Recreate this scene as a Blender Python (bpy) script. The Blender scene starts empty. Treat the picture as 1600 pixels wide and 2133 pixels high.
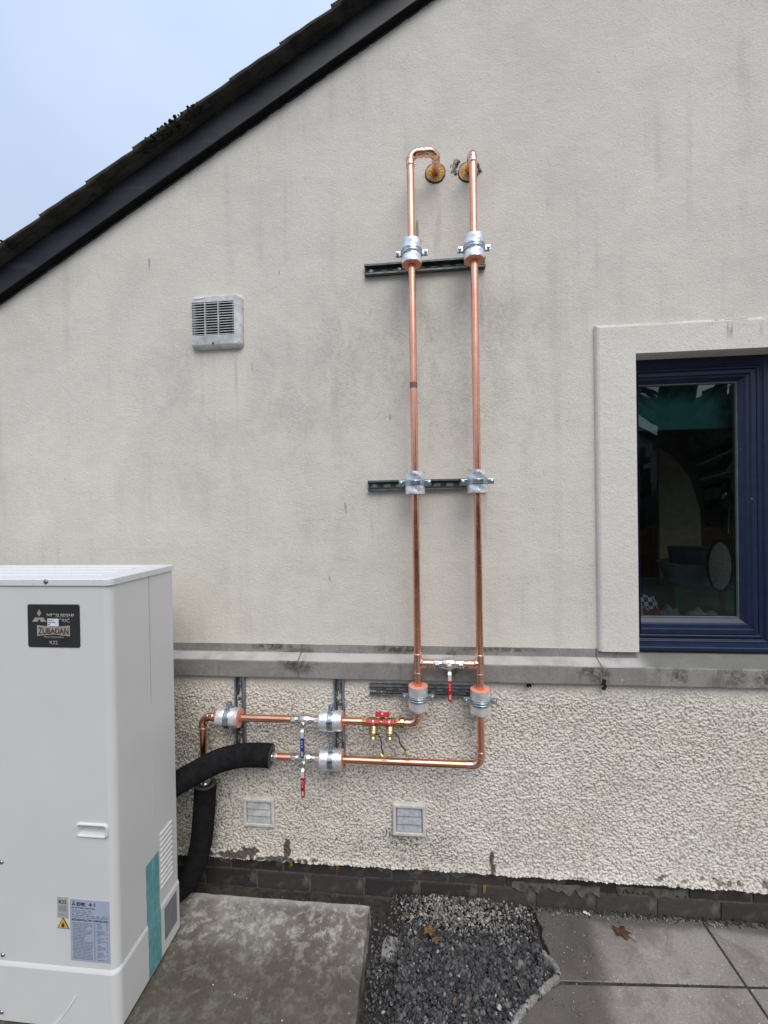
import bpy, math, random
import numpy as np
from mathutils import Vector, Matrix

rnd = random.Random(7)
nrg = np.random.default_rng(11)
C = bpy.context.scene.collection
SC = bpy.context.scene

# ------------------------------------------------------------------ camera
FPX = 850.0
YAW, PIT, ROLL = math.radians(5.25), math.radians(-.37), -.0157
CAM = np.array([0, -1.64, 1.56])
_cy, _sy = math.cos(YAW), math.sin(YAW)
_fw = np.array([-_sy*math.cos(PIT), _cy*math.cos(PIT), math.sin(PIT)])
_r = np.array([_cy, _sy, 0.]); _u = np.cross(_r, _fw)
_rr = math.cos(ROLL)*_r + math.sin(ROLL)*_u
_uu = -math.sin(ROLL)*_r + math.cos(ROLL)*_u
cd = bpy.data.cameras.new('camera'); cam = bpy.data.objects.new('camera', cd); C.objects.link(cam)
cd.sensor_fit = 'VERTICAL'; cd.sensor_height = 24; cd.sensor_width = 18; cd.lens = 24*FPX/2133
cd.clip_start = .02; cd.clip_end = 500
cam.matrix_world = Matrix([[_rr[0], _uu[0], -_fw[0], CAM[0]], [_rr[1], _uu[1], -_fw[1], CAM[1]],
                           [_rr[2], _uu[2], -_fw[2], CAM[2]], [0, 0, 0, 1]])
SC.camera = cam

# ------------------------------------------------------------------ sky, sun, exposure
SUN_EL, SUN_AZ = math.radians(52), math.radians(158)      # overcast: sun high behind the camera
w = bpy.data.worlds.new('World'); SC.world = w; w.use_nodes = True
wn = w.node_tree.nodes; wl = w.node_tree.links
for n_ in list(wn): wn.remove(n_)
sky = wn.new('ShaderNodeTexSky'); sky.sky_type = 'NISHITA'; sky.sun_disc = False
sky.sun_elevation = SUN_EL; sky.sun_rotation = SUN_AZ; sky.dust_density = 3; sky.air_density = 1.0; sky.ozone_density = 1.0
hs = wn.new('ShaderNodeHueSaturation'); hs.inputs['Saturation'].default_value = .55
tcw = wn.new('ShaderNodeTexCoord'); nzw = wn.new('ShaderNodeTexNoise'); nzw.inputs['Scale'].default_value = 1.6; nzw.inputs['Detail'].default_value = 4
crw = wn.new('ShaderNodeMapRange'); crw.inputs[1].default_value = .3; crw.inputs[2].default_value = .7; crw.inputs[3].default_value = .0; crw.inputs[4].default_value = 1
cloud = wn.new('ShaderNodeMix'); cloud.data_type = 'RGBA'
cloud.inputs[6].default_value = (4.7, 5.95, 8.4, 1); cloud.inputs[7].default_value = (6.5, 7.5, 9.2, 1)
mixw = wn.new('ShaderNodeMix'); mixw.data_type = 'RGBA'; mixw.inputs[0].default_value = .72
bg = wn.new('ShaderNodeBackground'); bg.inputs['Strength'].default_value = .1
wo = wn.new('ShaderNodeOutputWorld')
wl.new(sky.outputs[0], hs.inputs['Color']); wl.new(tcw.outputs['Generated'], nzw.inputs['Vector'])
wl.new(nzw.outputs['Fac'], crw.inputs[0]); wl.new(crw.outputs[0], cloud.inputs[0])
wl.new(hs.outputs[0], mixw.inputs[6]); wl.new(cloud.outputs[2], mixw.inputs[7])
sxw = wn.new('ShaderNodeSeparateXYZ'); wl.new(tcw.outputs['Generated'], sxw.inputs[0])     # overcast: brighter overhead
mrw = wn.new('ShaderNodeMapRange'); wl.new(sxw.outputs[2], mrw.inputs[0]); mrw.inputs[1].default_value = .3; mrw.inputs[2].default_value = 1; mrw.inputs[3].default_value = .79; mrw.inputs[4].default_value = 1.35
mulw = wn.new('ShaderNodeVectorMath'); mulw.operation = 'SCALE'; wl.new(mixw.outputs[2], mulw.inputs[0]); wl.new(mrw.outputs[0], mulw.inputs[3])
wl.new(mulw.outputs[0], bg.inputs['Color']); wl.new(bg.outputs[0], wo.inputs[0])
sd = bpy.data.lights.new('sun', 'SUN'); sun = bpy.data.objects.new('sun', sd); C.objects.link(sun)
sd.energy = 1.5; sd.angle = math.radians(45); sd.color = (1, .94, .85)
_sdir = Vector((math.sin(SUN_AZ)*math.cos(SUN_EL), math.cos(SUN_AZ)*math.cos(SUN_EL), math.sin(SUN_EL)))
sun.rotation_euler = _sdir.to_track_quat('Z', 'Y').to_euler()
SC.view_settings.view_transform = 'Standard'; SC.view_settings.look = 'None'
SC.view_settings.exposure = 0.40; SC.view_settings.gamma = 1
SC.view_settings.use_curve_mapping = False

# ------------------------------------------------------------------ helpers
class MB:
    def __init__(s): s.v = []; s.f = []; s.sm = []
    def add(s, vs, fs, smooth=False):
        b = len(s.v); s.v += [tuple(map(float, p)) for p in vs]
        for f in fs: s.f.append([i+b for i in f]); s.sm.append(smooth)
        return s
    def box(s, x0, x1, y0, y1, z0, z1):
        return s.hexa([(x0,y0,z0),(x1,y0,z0),(x1,y1,z0),(x0,y1,z0),(x0,y0,z1),(x1,y0,z1),(x1,y1,z1),(x0,y1,z1)])
    def hexa(s, v):
        return s.add(v, [(3,2,1,0),(4,5,6,7),(0,1,5,4),(1,2,6,5),(2,3,7,6),(3,0,4,7)])
    def obox(s, c, ax, ay, az, h):
        c = Vector(c); ax, ay, az = Vector(ax)*h[0], Vector(ay)*h[1], Vector(az)*h[2]
        return s.hexa([c+a*ax+b*ay+d*az for d in (-1,1) for a, b in ((-1,-1),(1,-1),(1,1),(-1,1))])
    def tube(s, path, r, seg=16, caps=True):
        P = [Vector(p) for p in path]; n = len(P); rs = r if isinstance(r, (list, tuple)) else [r]*n
        T = [((P[min(i+1,n-1)]-P[max(i-1,0)]).normalized()) for i in range(n)]
        ref = Vector((0,0,1)) if abs(T[0].z) < .9 else Vector((1,0,0))
        N = (ref - T[0]*ref.dot(T[0])).normalized(); vs = []
        for i in range(n):
            N = (N - T[i]*N.dot(T[i])).normalized(); B = T[i].cross(N)
            for k in range(seg):
                a = 2*math.pi*k/seg; vs.append(P[i] + (N*math.cos(a)+B*math.sin(a))*rs[i])
        fs = [(i*seg+k, i*seg+(k+1)%seg, (i+1)*seg+(k+1)%seg, (i+1)*seg+k) for i in range(n-1) for k in range(seg)]
        s.add(vs, fs, True)
        if caps:
            b = len(s.v)
            s.add([vs[k] for k in range(seg)], [tuple(reversed(range(seg)))])
            s.add([vs[(n-1)*seg+k] for k in range(seg)], [tuple(range(seg))])
        return s
    def lathe(s, o, ax, prof, seg=24, caps=True, smooth=True):
        """prof: (distance along the axis, radius); duplicated rings keep edges crisp"""
        o = Vector(o); ax = Vector(ax).normalized()
        ref = Vector((0,0,1)) if abs(ax.z) < .9 else Vector((1,0,0))
        N = (ref-ax*ref.dot(ax)).normalized(); B = ax.cross(N)
        def ring(t, r): return [o+ax*t+(N*math.cos(2*math.pi*k/seg)+B*math.sin(2*math.pi*k/seg))*r for k in range(seg)]
        for (t0,r0),(t1,r1) in zip(prof, prof[1:]):
            s.add(ring(t0,r0)+ring(t1,r1), [(k,(k+1)%seg,seg+(k+1)%seg,seg+k) for k in range(seg)], smooth and seg > 8)
        if caps:
            s.add(ring(*prof[0]), [tuple(reversed(range(seg)))]); s.add(ring(*prof[-1]), [tuple(range(seg))])
        return s
    def prism(s, poly, y0, y1):
        """polygon in (x,z), counter-clockwise seen from -y, from y0 (front) to y1 (back)"""
        n = len(poly)
        s.add([(x,y0,z) for x,z in poly]+[(x,y1,z) for x,z in poly],
              [tuple(range(n)), tuple(reversed(range(n,2*n)))] + [(i+n,(i+1)%n+n,(i+1)%n,i) for i in range(n)])
        return s
    def ring(s, x0, x1, z0, z1, prof):
        """picture frame with mitred corners; prof: (inset, y) from outside to inside"""
        vs = []
        for i, y in prof: vs += [(x0+i,y,z0+i),(x1-i,y,z0+i),(x1-i,y,z1-i),(x0+i,y,z1-i)]
        fs = [(a*4+k, a*4+(k+1)%4, a*4+4+(k+1)%4, a*4+4+k) for a in range(len(prof)-1) for k in range(4)]
        return s.add(vs, fs)
    def build(s, name, m, parent=None, bevel=0, seg=2):
        me = bpy.data.meshes.new(name); o3 = Vector((0,0,0))
        if parent is not None:
            p = parent
            while p is not None: o3 = o3 + p.location; p = p.parent
        me.from_pydata([tuple(Vector(v)-o3) for v in s.v], [], s.f); me.update()
        me.polygons.foreach_set('use_smooth', s.sm)
        o = bpy.data.objects.new(name, me); C.objects.link(o)
        if m: me.materials.append(m)
        if parent is not None: o.parent = parent
        if bevel:
            b = o.modifiers.new('bevel', 'BEVEL'); b.width = bevel; b.segments = seg; b.limit_method = 'ANGLE'; b.angle_limit = math.radians(35)
        return o
def tag(o, label=None, cat=None, group=None, kind=None):
    if label: o['label'] = label
    if cat: o['category'] = cat
    if group: o['group'] = group
    if kind: o['kind'] = kind
    return o
def thing(name, label, cat, loc, group=None):
    o = bpy.data.objects.new(name, None); C.objects.link(o); o.location = loc; o.empty_display_size = .05
    return tag(o, label, cat, group)
def copy_tree(o, parent=None):
    c = o.copy(); C.objects.link(c); c.parent = parent
    for ch in list(o.children): copy_tree(ch, c)
    return c
def fillet(pts, r, seg=8):
    P = [Vector(p) for p in pts]; out = [P[0]]
    for a, b, c in zip(P, P[1:], P[2:]):
        u = (a-b).normalized(); v = (c-b).normalized(); ang = u.angle(v)
        if ang > 3.1: out.append(b); continue
        d = r/math.tan(ang/2); p0, p1 = b+u*d, b+v*d
        cen = b+(u+v).normalized()*(r/math.sin(ang/2))
        e0, e1 = (p0-cen).normalized(), (p1-cen).normalized(); om = e0.angle(e1)
        for k in range(seg+1):
            t = k/seg; q = (e0*math.sin((1-t)*om)+e1*math.sin(t*om))/math.sin(om)*r; out.append(cen+q)
    out.append(P[-1]); return out
def smoothpath(pts, n=8):
    P = [Vector(p) for p in pts]; P = [P[0]*2-P[1]]+P+[P[-1]*2-P[-2]]; out = []
    for i in range(1, len(P)-2):
        a, b, c, d = P[i-1:i+3]
        for k in range(n):
            t = k/n; out.append(.5*((2*b)+(c-a)*t+(2*a-5*b+4*c-d)*t*t+(3*b-a-3*c+d)*t**3))
    out.append(P[-2]); return out
def vnoise(x, z, s, seed):
    """smooth value noise on arrays"""
    g = np.random.default_rng(seed).random((257,257)); X, Z = x*s, z*s
    i, j = np.floor(X).astype(int), np.floor(Z).astype(int); fx, fz = X-i, Z-j
    fx = fx*fx*(3-2*fx); fz = fz*fz*(3-2*fz); i %= 256; j %= 256
    return (g[i,j]*(1-fx)+g[i+1,j]*fx)*(1-fz)+(g[i,j+1]*(1-fx)+g[i+1,j+1]*fx)*fz

# ------------------------------------------------------------------ materials
class MT:
    def __init__(s, name, rough=.6, metal=0, base=(.5,.5,.5), spec=.5):
        s.m = bpy.data.materials.new(name); s.m.use_nodes = True; s.nt = s.m.node_tree
        s.b = s.nt.nodes['Principled BSDF']; s.out = s.nt.nodes['Material Output']
        s.b.inputs['Base Color'].default_value = (*base,1); s.b.inputs['Roughness'].default_value = rough
        s.b.inputs['Metallic'].default_value = metal; s.b.inputs['Specular IOR Level'].default_value = spec
        s._tc = None
    def n(s, t, **kw):
        n = s.nt.nodes.new('ShaderNode'+t)
        for k, v in kw.items(): setattr(n, k, v)
        return n
    def l(s, a, b): s.nt.links.new(a, b)
    def val(s, x, sock):
        if hasattr(x, 'is_linked') or isinstance(x, bpy.types.NodeSocket): s.l(x, sock)
        else: sock.default_value = x
    def co(s, scale=(1,1,1), loc=(0,0,0), rot=(0,0,0)):
        if s._tc is None:
            s._tc = s.n('TexCoord')
        m = s.n('Mapping'); m.inputs['Scale'].default_value = scale; m.inputs['Location'].default_value = loc; m.inputs['Rotation'].default_value = rot
        s.l(s._tc.outputs['Object'], m.inputs['Vector']); return m.outputs[0]
    def noise(s, scale, detail=4, rough=.6, vec=None, dist=0):
        n = s.n('TexNoise'); n.inputs['Scale'].default_value = scale; n.inputs['Detail'].default_value = detail
        n.inputs['Roughness'].default_value = rough; n.inputs['Distortion'].default_value = dist
        s.l(vec if vec is not None else s.co(), n.inputs['Vector']); return n.outputs['Fac']
    def voro(s, scale, vec=None, out='Distance', feature='F1'):
        n = s.n('TexVoronoi'); n.feature = feature; n.inputs['Scale'].default_value = scale
        s.l(vec if vec is not None else s.co(), n.inputs['Vector']); return n.outputs[out]
    def rng(s, x, a, b, c=0., d=1., smooth=True):
        n = s.n('MapRange'); n.interpolation_type = 'SMOOTHSTEP' if smooth else 'LINEAR'
        s.l(x, n.inputs[0])
        for i, v in enumerate((a,b,c,d)): n.inputs[1+i].default_value = v
        return n.outputs[0]
    def math(s, op, a, b=0.):
        n = s.n('Math', operation=op); s.val(a, n.inputs[0]); s.val(b, n.inputs[1]); return n.outputs[0]
    def mix(s, f, a, b):
        n = s.n('Mix', data_type='RGBA'); s.val(f, n.inputs[0])
        for x, k in ((a,6),(b,7)):
            if isinstance(x, tuple): n.inputs[k].default_value = (*x[:3],1)
            else: s.l(x, n.inputs[k])
        return n.outputs[2]
    def attr(s, name):
        n = s.n('Attribute'); n.attribute_name = name; return n.outputs['Fac']
    def rand(s): return s.n('ObjectInfo').outputs['Random']
    def blob(s, cx, cz, rx, rz):
        """a soft elliptical patch on a wall, in object coordinates"""
        if s._tc is None: s._tc = s.n('TexCoord')
        x = s.n('SeparateXYZ'); s.l(s._tc.outputs['Object'], x.inputs[0])
        a = s.math('DIVIDE', s.math('SUBTRACT', x.outputs[0], cx), rx); b = s.math('DIVIDE', s.math('SUBTRACT', x.outputs[2], cz), rz)
        r2 = s.math('ADD', s.math('MULTIPLY', a, a), s.math('MULTIPLY', b, b)); return s.rng(r2, 0., 1., 1., 0.)
    def color(s, c): s.val(c if not isinstance(c, tuple) else (*c,1), s.b.inputs['Base Color']); return s
    def roughness(s, r): s.val(r, s.b.inputs['Roughness']); return s
    def bump(s, h, strength=.5, dist=.002):
        n = s.n('Bump'); n.inputs['Strength'].default_value = strength; n.inputs['Distance'].default_value = dist
        if s.b.inputs['Normal'].is_linked: s.l(s.b.inputs['Normal'].links[0].from_socket, n.inputs['Normal'])
        s.l(h, n.inputs['Height']); s.l(n.outputs[0], s.b.inputs['Normal']); return s

def plain(name, base, rough=.5, metal=0, var=.12, scale=30, bump=0, bscale=200, bdist=.001, spec=.5):
    m = MT(name, rough, metal, base, spec)
    f = m.rng(m.noise(scale, 5), .3, .7)
    m.color(m.mix(f, tuple(c*(1-var) for c in base), tuple(min(1,c*(1+var)) for c in base)))
    m.roughness(m.rng(m.noise(scale*.7, 4), .3, .7, max(0,rough*.85), min(1,rough*1.15)))
    if bump: m.bump(m.noise(bscale, 4), bump, bdist)
    return m.m
M = {}
def render_mat(name, base, grime=1.0):
    m = MT(name, .93, 0, spec=.2)
    a = m.rng(m.noise(1.3, 5, .6), .3, .7); b = m.rng(m.noise(5.5, 6, .65, dist=.4), .35, .68)
    c1 = m.mix(a, tuple(c*.93 for c in base), tuple(c*1.05 for c in base))
    c2 = m.mix(m.math('MULTIPLY', b, .24*grime), c1, tuple(c*.70 for c in base))
    if grime > .5:
        # algae patches below the top rail, and a few others where the photograph has them
        p = None
        for cx, cz, rx, rz, k in ((.30,2.27,.28,.24,.8),(-.02,2.2,.20,.32,.95),(-.30,2.2,.22,.35,.8),(.10,2.0,.45,.35,.65),(-.45,1.95,.35,.4,.55),
                                  (-1.05,2.12,.4,.22,.5),(-.95,1.75,.5,.3,.35),(.45,1.95,.2,.3,.4),(-.4,1.5,.4,.4,.35),(.15,2.86,.22,.1,.5),(-.62,2.15,.12,.3,.45)):
            q = m.math('MULTIPLY', m.blob(cx,cz,rx,rz), k); p = q if p is None else m.math('MAXIMUM', p, q)
        nn = m.rng(m.noise(9, 8, .72, m.co((1,1,.6)), dist=.6), .40, .60); fine = m.rng(m.noise(70, 3), .35, .65, .35, 1.)
        p = m.math('MULTIPLY', m.math('MULTIPLY', p, nn), fine)
        c2 = m.mix(m.math('MULTIPLY', p, .58), c2, tuple(c*.50 for c in (base[0]*.97, base[1], base[2]*1.0)))
        # paler run under the fan and right of the risers
        pale = m.math('MAXIMUM', m.blob(-.83,2.1,.16,.22), m.math('MULTIPLY', m.blob(.18,2.2,.05,.2), .6))
        c2 = m.mix(m.math('MULTIPLY', pale, .5), c2, tuple(min(1,c*1.07) for c in base))
        # rain runs below the fan, the rails and the roof edge
        run = m.rng(m.noise(16, 4, .6, m.co((1,1,.045))), .50, .68); rg = m.rng(m.noise(2.3, 4, .6), .42, .62)
        c2 = m.mix(m.math('MULTIPLY', m.math('MULTIPLY', run, rg), .22), c2, tuple(c*.5 for c in base))
        for cx, cz, rx, rz, k in ((-.91,2.08,.012,.17,.3),(-.76,2.07,.010,.18,.3),(.075,2.70,.03,.17,.35),(.205,2.70,.035,.19,.3),(-.19,2.38,.012,.14,.35),(.25,2.36,.012,.18,.4),(-.2,1.55,.01,.13,.3),(.25,1.53,.01,.16,.3)):
            q = m.math('MULTIPLY', m.blob(cx,cz,rx,rz), m.rng(m.noise(40, 3, .6, m.co((1,1,.15))), .35, .65)); c2 = m.mix(m.math('MULTIPLY', q, k), c2, tuple(c*.42 for c in base))
        # dark ticks and scratches
        t = m.rng(m.noise(30, 2, .5, m.co((1,1,.16), rot=(0,.12,0))), .70, .74); gate = m.rng(m.noise(3.1, 2), .48, .56)
        c2 = m.mix(m.math('MULTIPLY', m.math('MULTIPLY', t, gate), .6), c2, (.09,.085,.08))
        sp = m.rng(m.voro(34), .085, .06); gate2 = m.rng(m.noise(11, 1), .55, .62)
        c2 = m.mix(m.math('MULTIPLY', m.math('MULTIPLY', sp, gate2), .5), c2, (.12,.11,.10))
    if grime < .5:     # dirt along the top edge of the band, running down in places
        top_ = m.math('MULTIPLY', m.blob(1.3,2.244,.75,.010), m.rng(m.noise(18, 4, .7), .38, .6))
        dr = m.math('MULTIPLY', m.blob(1.18,2.235,.24,.075), m.rng(m.noise(26, 4, .65, m.co((1,1,.10))), .52, .64))
        c2 = m.mix(m.math('MULTIPLY', m.math('MAXIMUM', top_, dr), .65), c2, (.13,.12,.105))
    fs = m.math('MULTIPLY', m.rng(m.noise(170, 3, .7), .44, .66), m.rng(m.noise(14, 3), .3, .7, .5, 1.))
    c3 = m.mix(m.math('MULTIPLY', fs, .30), c2, tuple(c*.55 for c in base))
    m.color(c3)
    m.bump(m.noise(28, 3), .4, .005); m.bump(m.noise(130, 4, .7), .72, .0032)
    return m.m
WALLC = (.725, .685, .608)
M['render'] = render_mat('render_wall', WALLC)
M['surround'] = render_mat('surround_render', (.75,.715,.645), .45)

m = MT('roughcast', .92, spec=.2)
base = m.mix(m.rng(m.noise(2.2, 5), .3, .7), (.72,.665,.58), (.80,.755,.68))
base = m.mix(m.math('MULTIPLY', m.rng(m.noise(140, 3), .35, .65), .25), base, (.36,.31,.26))
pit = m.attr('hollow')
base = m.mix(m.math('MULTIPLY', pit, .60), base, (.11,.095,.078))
base = m.mix(m.attr('grime'), base, (.055,.045,.034))
base = m.mix(m.math('MULTIPLY', m.attr('moss'), .75), base, (.075,.078,.034))
m.color(base); m.bump(m.noise(420, 3), .5, .0012)
M['roughcast'] = m.m

m = MT('cast_stone', .9, spec=.25)
b0 = m.mix(m.rng(m.noise(4, 6, .65), .3, .7), (.215,.203,.188), (.33,.315,.295))
b0 = m.mix(m.math('MULTIPLY', m.rng(m.noise(160, 3), .45, .75), .55), b0, (.14,.125,.11))
st = m.rng(m.noise(6.5, 5, .6, m.co((1.6,1,.5))), .57, .72)
b0 = m.mix(m.math('MULTIPLY', st, .7), b0, (.095,.085,.058))
mo = None
for cx, cz, rx, rz in ((-.50,.955,.10,.06),(.655,.93,.05,.07),(.625,.945,.07,.03),(.93,.93,.05,.04),(1.12,.93,.06,.05),(1.24,.93,.07,.05),(.11,.95,.05,.07),(-.1,.995,.14,.02),(.3,1.0,.2,.012),(-.62,1.0,.12,.02)):
    q = m.blob(cx,cz,rx,rz); mo = q if mo is None else m.math('MAXIMUM', mo, q)
mo = m.math('MULTIPLY', mo, m.rng(m.noise(45, 6, .75), .38, .6))
b0 = m.mix(m.math('MULTIPLY', mo, .85), b0, (.055,.048,.025))
wh = m.rng(m.voro(22), .06, .035)
b0 = m.mix(m.math('MULTIPLY', wh, m.rng(m.noise(9, 1), .62, .66)), b0, (.8,.8,.78))
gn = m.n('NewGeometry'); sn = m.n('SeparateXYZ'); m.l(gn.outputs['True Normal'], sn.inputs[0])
pale_top = m.math('MULTIPLY', m.rng(sn.outputs[2], .6, .8), m.rng(m.noise(11, 4), .3, .6, .35, .8))     # upward-facing stone mixed paler, broken up by noise
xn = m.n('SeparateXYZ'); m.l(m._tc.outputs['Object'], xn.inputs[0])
pale_top = m.math('MULTIPLY', pale_top, m.rng(xn.outputs[0], .78, .84, 1., .12))      # less so on the long sill below the window
b0 = m.mix(pale_top, b0, (.52,.50,.475))
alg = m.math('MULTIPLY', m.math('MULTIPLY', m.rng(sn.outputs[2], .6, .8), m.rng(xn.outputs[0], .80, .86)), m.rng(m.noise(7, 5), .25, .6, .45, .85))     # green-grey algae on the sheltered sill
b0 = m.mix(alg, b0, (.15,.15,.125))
m.color(b0); m.bump(m.noise(220, 4), .5, .0015); m.bump(m.noise(24, 3), .25, .003)
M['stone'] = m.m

m = MT('dark_brick', .88, spec=.25)
r = m.rand()
b0 = m.mix(r, (.036,.032,.032), (.075,.066,.060))
b0 = m.mix(m.math('MULTIPLY', m.rng(m.noise(16, 6, .7), .52, .68), .6), b0, (.20,.185,.165))
b0 = m.mix(m.math('MULTIPLY', m.rng(m.noise(60, 4), .4, .7), .5), b0, (.045,.04,.036))
m.color(b0); m.bump(m.noise(90, 5), .7, .003); M['brick'] = m.m
M['mortar'] = plain('mortar', (.115,.10,.085), .95, var=.4, scale=25, bump=.8, bscale=120, bdist=.002)
M['joint'] = plain('stone_joint', (.16,.148,.12), .95, var=.35, scale=40)
M['splash'] = plain('render_splash', (.115,.105,.09), .95, var=.45, scale=40, bump=.8, bscale=120, bdist=.002)
M['soilsplash'] = plain('dirt_crust', (.035,.030,.024), .95, var=.5, scale=50, bump=.8, bscale=120)
M['ochre'] = plain('ochre_stain', (.33,.20,.045), .9, var=.3, scale=60)

m = MT('barge_paint', .5, spec=.4)
b0 = m.mix(m.rng(m.noise(6, 5), .3, .7), (.012,.0135,.019), (.021,.0235,.031))
b0 = m.mix(m.math('MULTIPLY', m.rng(m.noise(40, 4, .6, m.co((.12,1,1), rot=(0,.516,0))), .55, .7), .4), b0, (.06,.065,.078))
m.color(b0); m.bump(m.noise(60, 4, .6, m.co((.1,1,1), rot=(0,.516,0))), .35, .002); M['barge'] = m.m
m = MT('roof_tile', .95, spec=.2)
b0 = m.mix(m.rng(m.noise(12, 6), .3, .7), (.030,.028,.027), (.075,.068,.062))
b0 = m.mix(m.math('MULTIPLY', m.rng(m.noise(30, 6), .5, .65), .7), b0, (.035,.036,.016))
m.color(b0); m.bump(m.noise(70, 5), .9, .006); M['tile'] = m.m
M['moss'] = plain('moss', (.028,.030,.013), .95, var=.4, scale=60, bump=1, bscale=260, bdist=.004, spec=.1)

def copper(name, c0, c1, r0, r1):
    m = MT(name, .25, 1)
    streak = m.rng(m.noise(10, 3, .5), .3, .7); blot = m.rng(m.noise(9, 5, .6), .42, .7)
    c = m.mix(streak, c0, c1); c = m.mix(m.math('MULTIPLY', blot, .2), c, (c0[0]*.62, c0[1]*.5, c0[2]*.45))
    m.color(c); m.roughness(m.rng(m.noise(12, 3), .3, .7, r0, r1))
    return m.m
M['copper'] = copper('copper', (.93,.43,.275), (.97,.52,.37), .21, .30)
M['fitting'] = copper('copper_fitting', (.86,.46,.34), (.95,.60,.47), .10, .2)
M['solder'] = plain('solder_bead', (.93,.66,.52), .22, 1, var=.06)
m = MT('foil', .2, .72)
cre = m.noise(60, 6, .65, dist=1.2)
b0 = m.mix(m.rng(m.noise(20, 3), .3, .7), (.90,.91,.93), (.97,.97,.98))
b0 = m.mix(m.math('MULTIPLY', m.math('MULTIPLY', m.rng(m.noise(150, 4, .7, m.co((1,1,.6))), .52, .6), m.rng(m.noise(26, 2), .53, .60)), .7), b0, (.10,.11,.16))
m.color(b0); m.roughness(m.rng(cre, .3, .7, .2, .4)); m.bump(cre, .5, .0022); m.bump(m.noise(30, 2, .5, m.co((1,1,.25))), .3, .003); M['foil'] = m.m
M['foam_end'] = plain('insulation_foam', (.72,.33,.24), .9, var=.1, scale=90, bump=.5, bscale=500)
M['zinc'] = plain('zinc_plate', (.52,.58,.62), .26, 1, var=.12, scale=60)
M['galv'] = plain('galvanised_steel', (.30,.32,.335), .48, .9, var=.28, scale=40, bump=.15, bscale=90)
M['galv_dark'] = plain('weathered_strut_steel', (.13,.145,.138), .55, .7, var=.3, scale=40, bump=.15, bscale=90)
M['nickel'] = plain('nickel', (.86,.83,.79), .22, 1, var=.1)
M['steel'] = plain('lever_steel', (.86,.87,.88), .35, .5, var=.06)
M['brass'] = plain('brass', (.62,.46,.23), .28, 1, var=.14, scale=50)
M['cap_brass'] = plain('pale_brass', (.80,.66,.38), .35, .8, var=.1)
M['redgrip'] = plain('red_plastic', (.42,.008,.018), .38, var=.12, scale=80)
M['redhandle'] = plain('red_enamel', (.50,.006,.012), .3, var=.1, scale=80)
M['bluegrip'] = plain('blue_plastic', (.016,.045,.19), .38, var=.12, scale=80)
M['print'] = plain('white_print', (.75,.75,.75), .6)
M['black'] = plain('black_rubber', (.012,.012,.013), .6)
m = MT('foam_lagging', .95, spec=.12); m.color(m.mix(m.rng(m.noise(40, 4), .3, .7), (.009,.009,.010), (.017,.017,.018))); m.bump(m.noise(420, 2), .8, .0016); M['lagging'] = m.m
M['lagend'] = plain('foam_cut_end', (.10,.10,.105), .95, bump=.5, bscale=500)
M['collar'] = plain('expanding_foam', (.56,.33,.125), .85, var=.35, scale=60, bump=.9, bscale=160, bdist=.003)
M['hole'] = plain('hole_edge', (.05,.042,.036), .95)
m = MT('casing', .42, spec=.4); m.color(m.mix(m.rng(m.noise(3, 3), .3, .7), (.645,.645,.628), (.672,.672,.655))); m.bump(m.noise(420, 2), .12, .0008); m.roughness(m.rng(m.noise(12, 4), .3, .7, .36, .5)); M['casing'] = m.m
M['seam'] = plain('panel_seam', (.42,.425,.42), .7)
M['casing_dark'] = plain('dark_gap', (.02,.02,.02), .8)
m = MT('lid', .38, spec=.4); m.color(m.mix(m.rng(m.noise(90, 3), .55, .7), (.69,.70,.70), (.60,.61,.62))); m.bump(m.noise(300, 2), .1, .0006); M['lid'] = m.m
M['badge'] = plain('badge_black', (.028,.027,.028), .42, var=.1)
M['badge_ink'] = plain('badge_silver', (.42,.37,.33), .4, .2)
M['sticker'] = plain('white_sticker', (.72,.76,.86), .5)
M['ink'] = plain('dark_ink', (.03,.033,.05), .6)
M['ink2'] = plain('grey_ink', (.20,.22,.28), .6, var=.3, scale=300)
M['labelblue'] = plain('silver_blue_label', (.37,.42,.53), .45, var=.06)
M['labelgrey'] = plain('grey_label', (.40,.40,.385), .5, var=.08)
M['yellow'] = plain('warning_yellow', (.70,.40,.03), .5)
M['greysticker'] = plain('grey_sticker', (.20,.205,.21), .5, var=.1)
M['tape'] = plain('teal_tape', (.13,.36,.37), .42, var=.16, scale=40, bump=.3, bscale=90, bdist=.001)
M['film'] = plain('clear_film', (.74,.78,.80), .22, var=.08)
M['fan_plastic'] = plain('weathered_plastic', (.60,.595,.59), .6, var=.2, scale=25, bump=.2)
M['fan_grey'] = plain('grey_plastic', (.46,.47,.465), .6, var=.22, scale=30, bump=.2)
M['ventframe'] = plain('vent_frame_paint', (.62,.59,.545), .75, var=.14, scale=40, bump=.3)
M['ventlouvre'] = plain('vent_louvre', (.42,.435,.46), .6, var=.2, scale=60, bump=.3)
m = MT('navy_frame', .42, spec=.5); m.color(m.mix(m.rng(m.noise(30, 4), .3, .7), (.0050,.0125,.040), (.0080,.0185,.056)))
sp = m.rng(m.voro(30), .07, .05); m.color(m.mix(m.math('MULTIPLY', sp, m.rng(m.noise(7, 1), .60, .64)), m.mix(m.rng(m.noise(30,4), .3, .7), (.0050,.0125,.040), (.0080,.0185,.056)), (.6,.6,.6))); m.bump(m.noise(200, 2), .06, .001); M['navy'] = m.m
M['gasket'] = plain('gasket', (.10,.115,.12), .6)
g = bpy.data.materials.new('glass'); g.use_nodes = True; nt = g.node_tree
for n_ in list(nt.nodes): nt.nodes.remove(n_)
tr = nt.nodes.new('ShaderNodeBsdfTransparent'); tr.inputs[0].default_value = (.82,.88,.86,1)
gl = nt.nodes.new('ShaderNodeBsdfGlossy'); gl.inputs['Roughness'].default_value = .005
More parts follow.
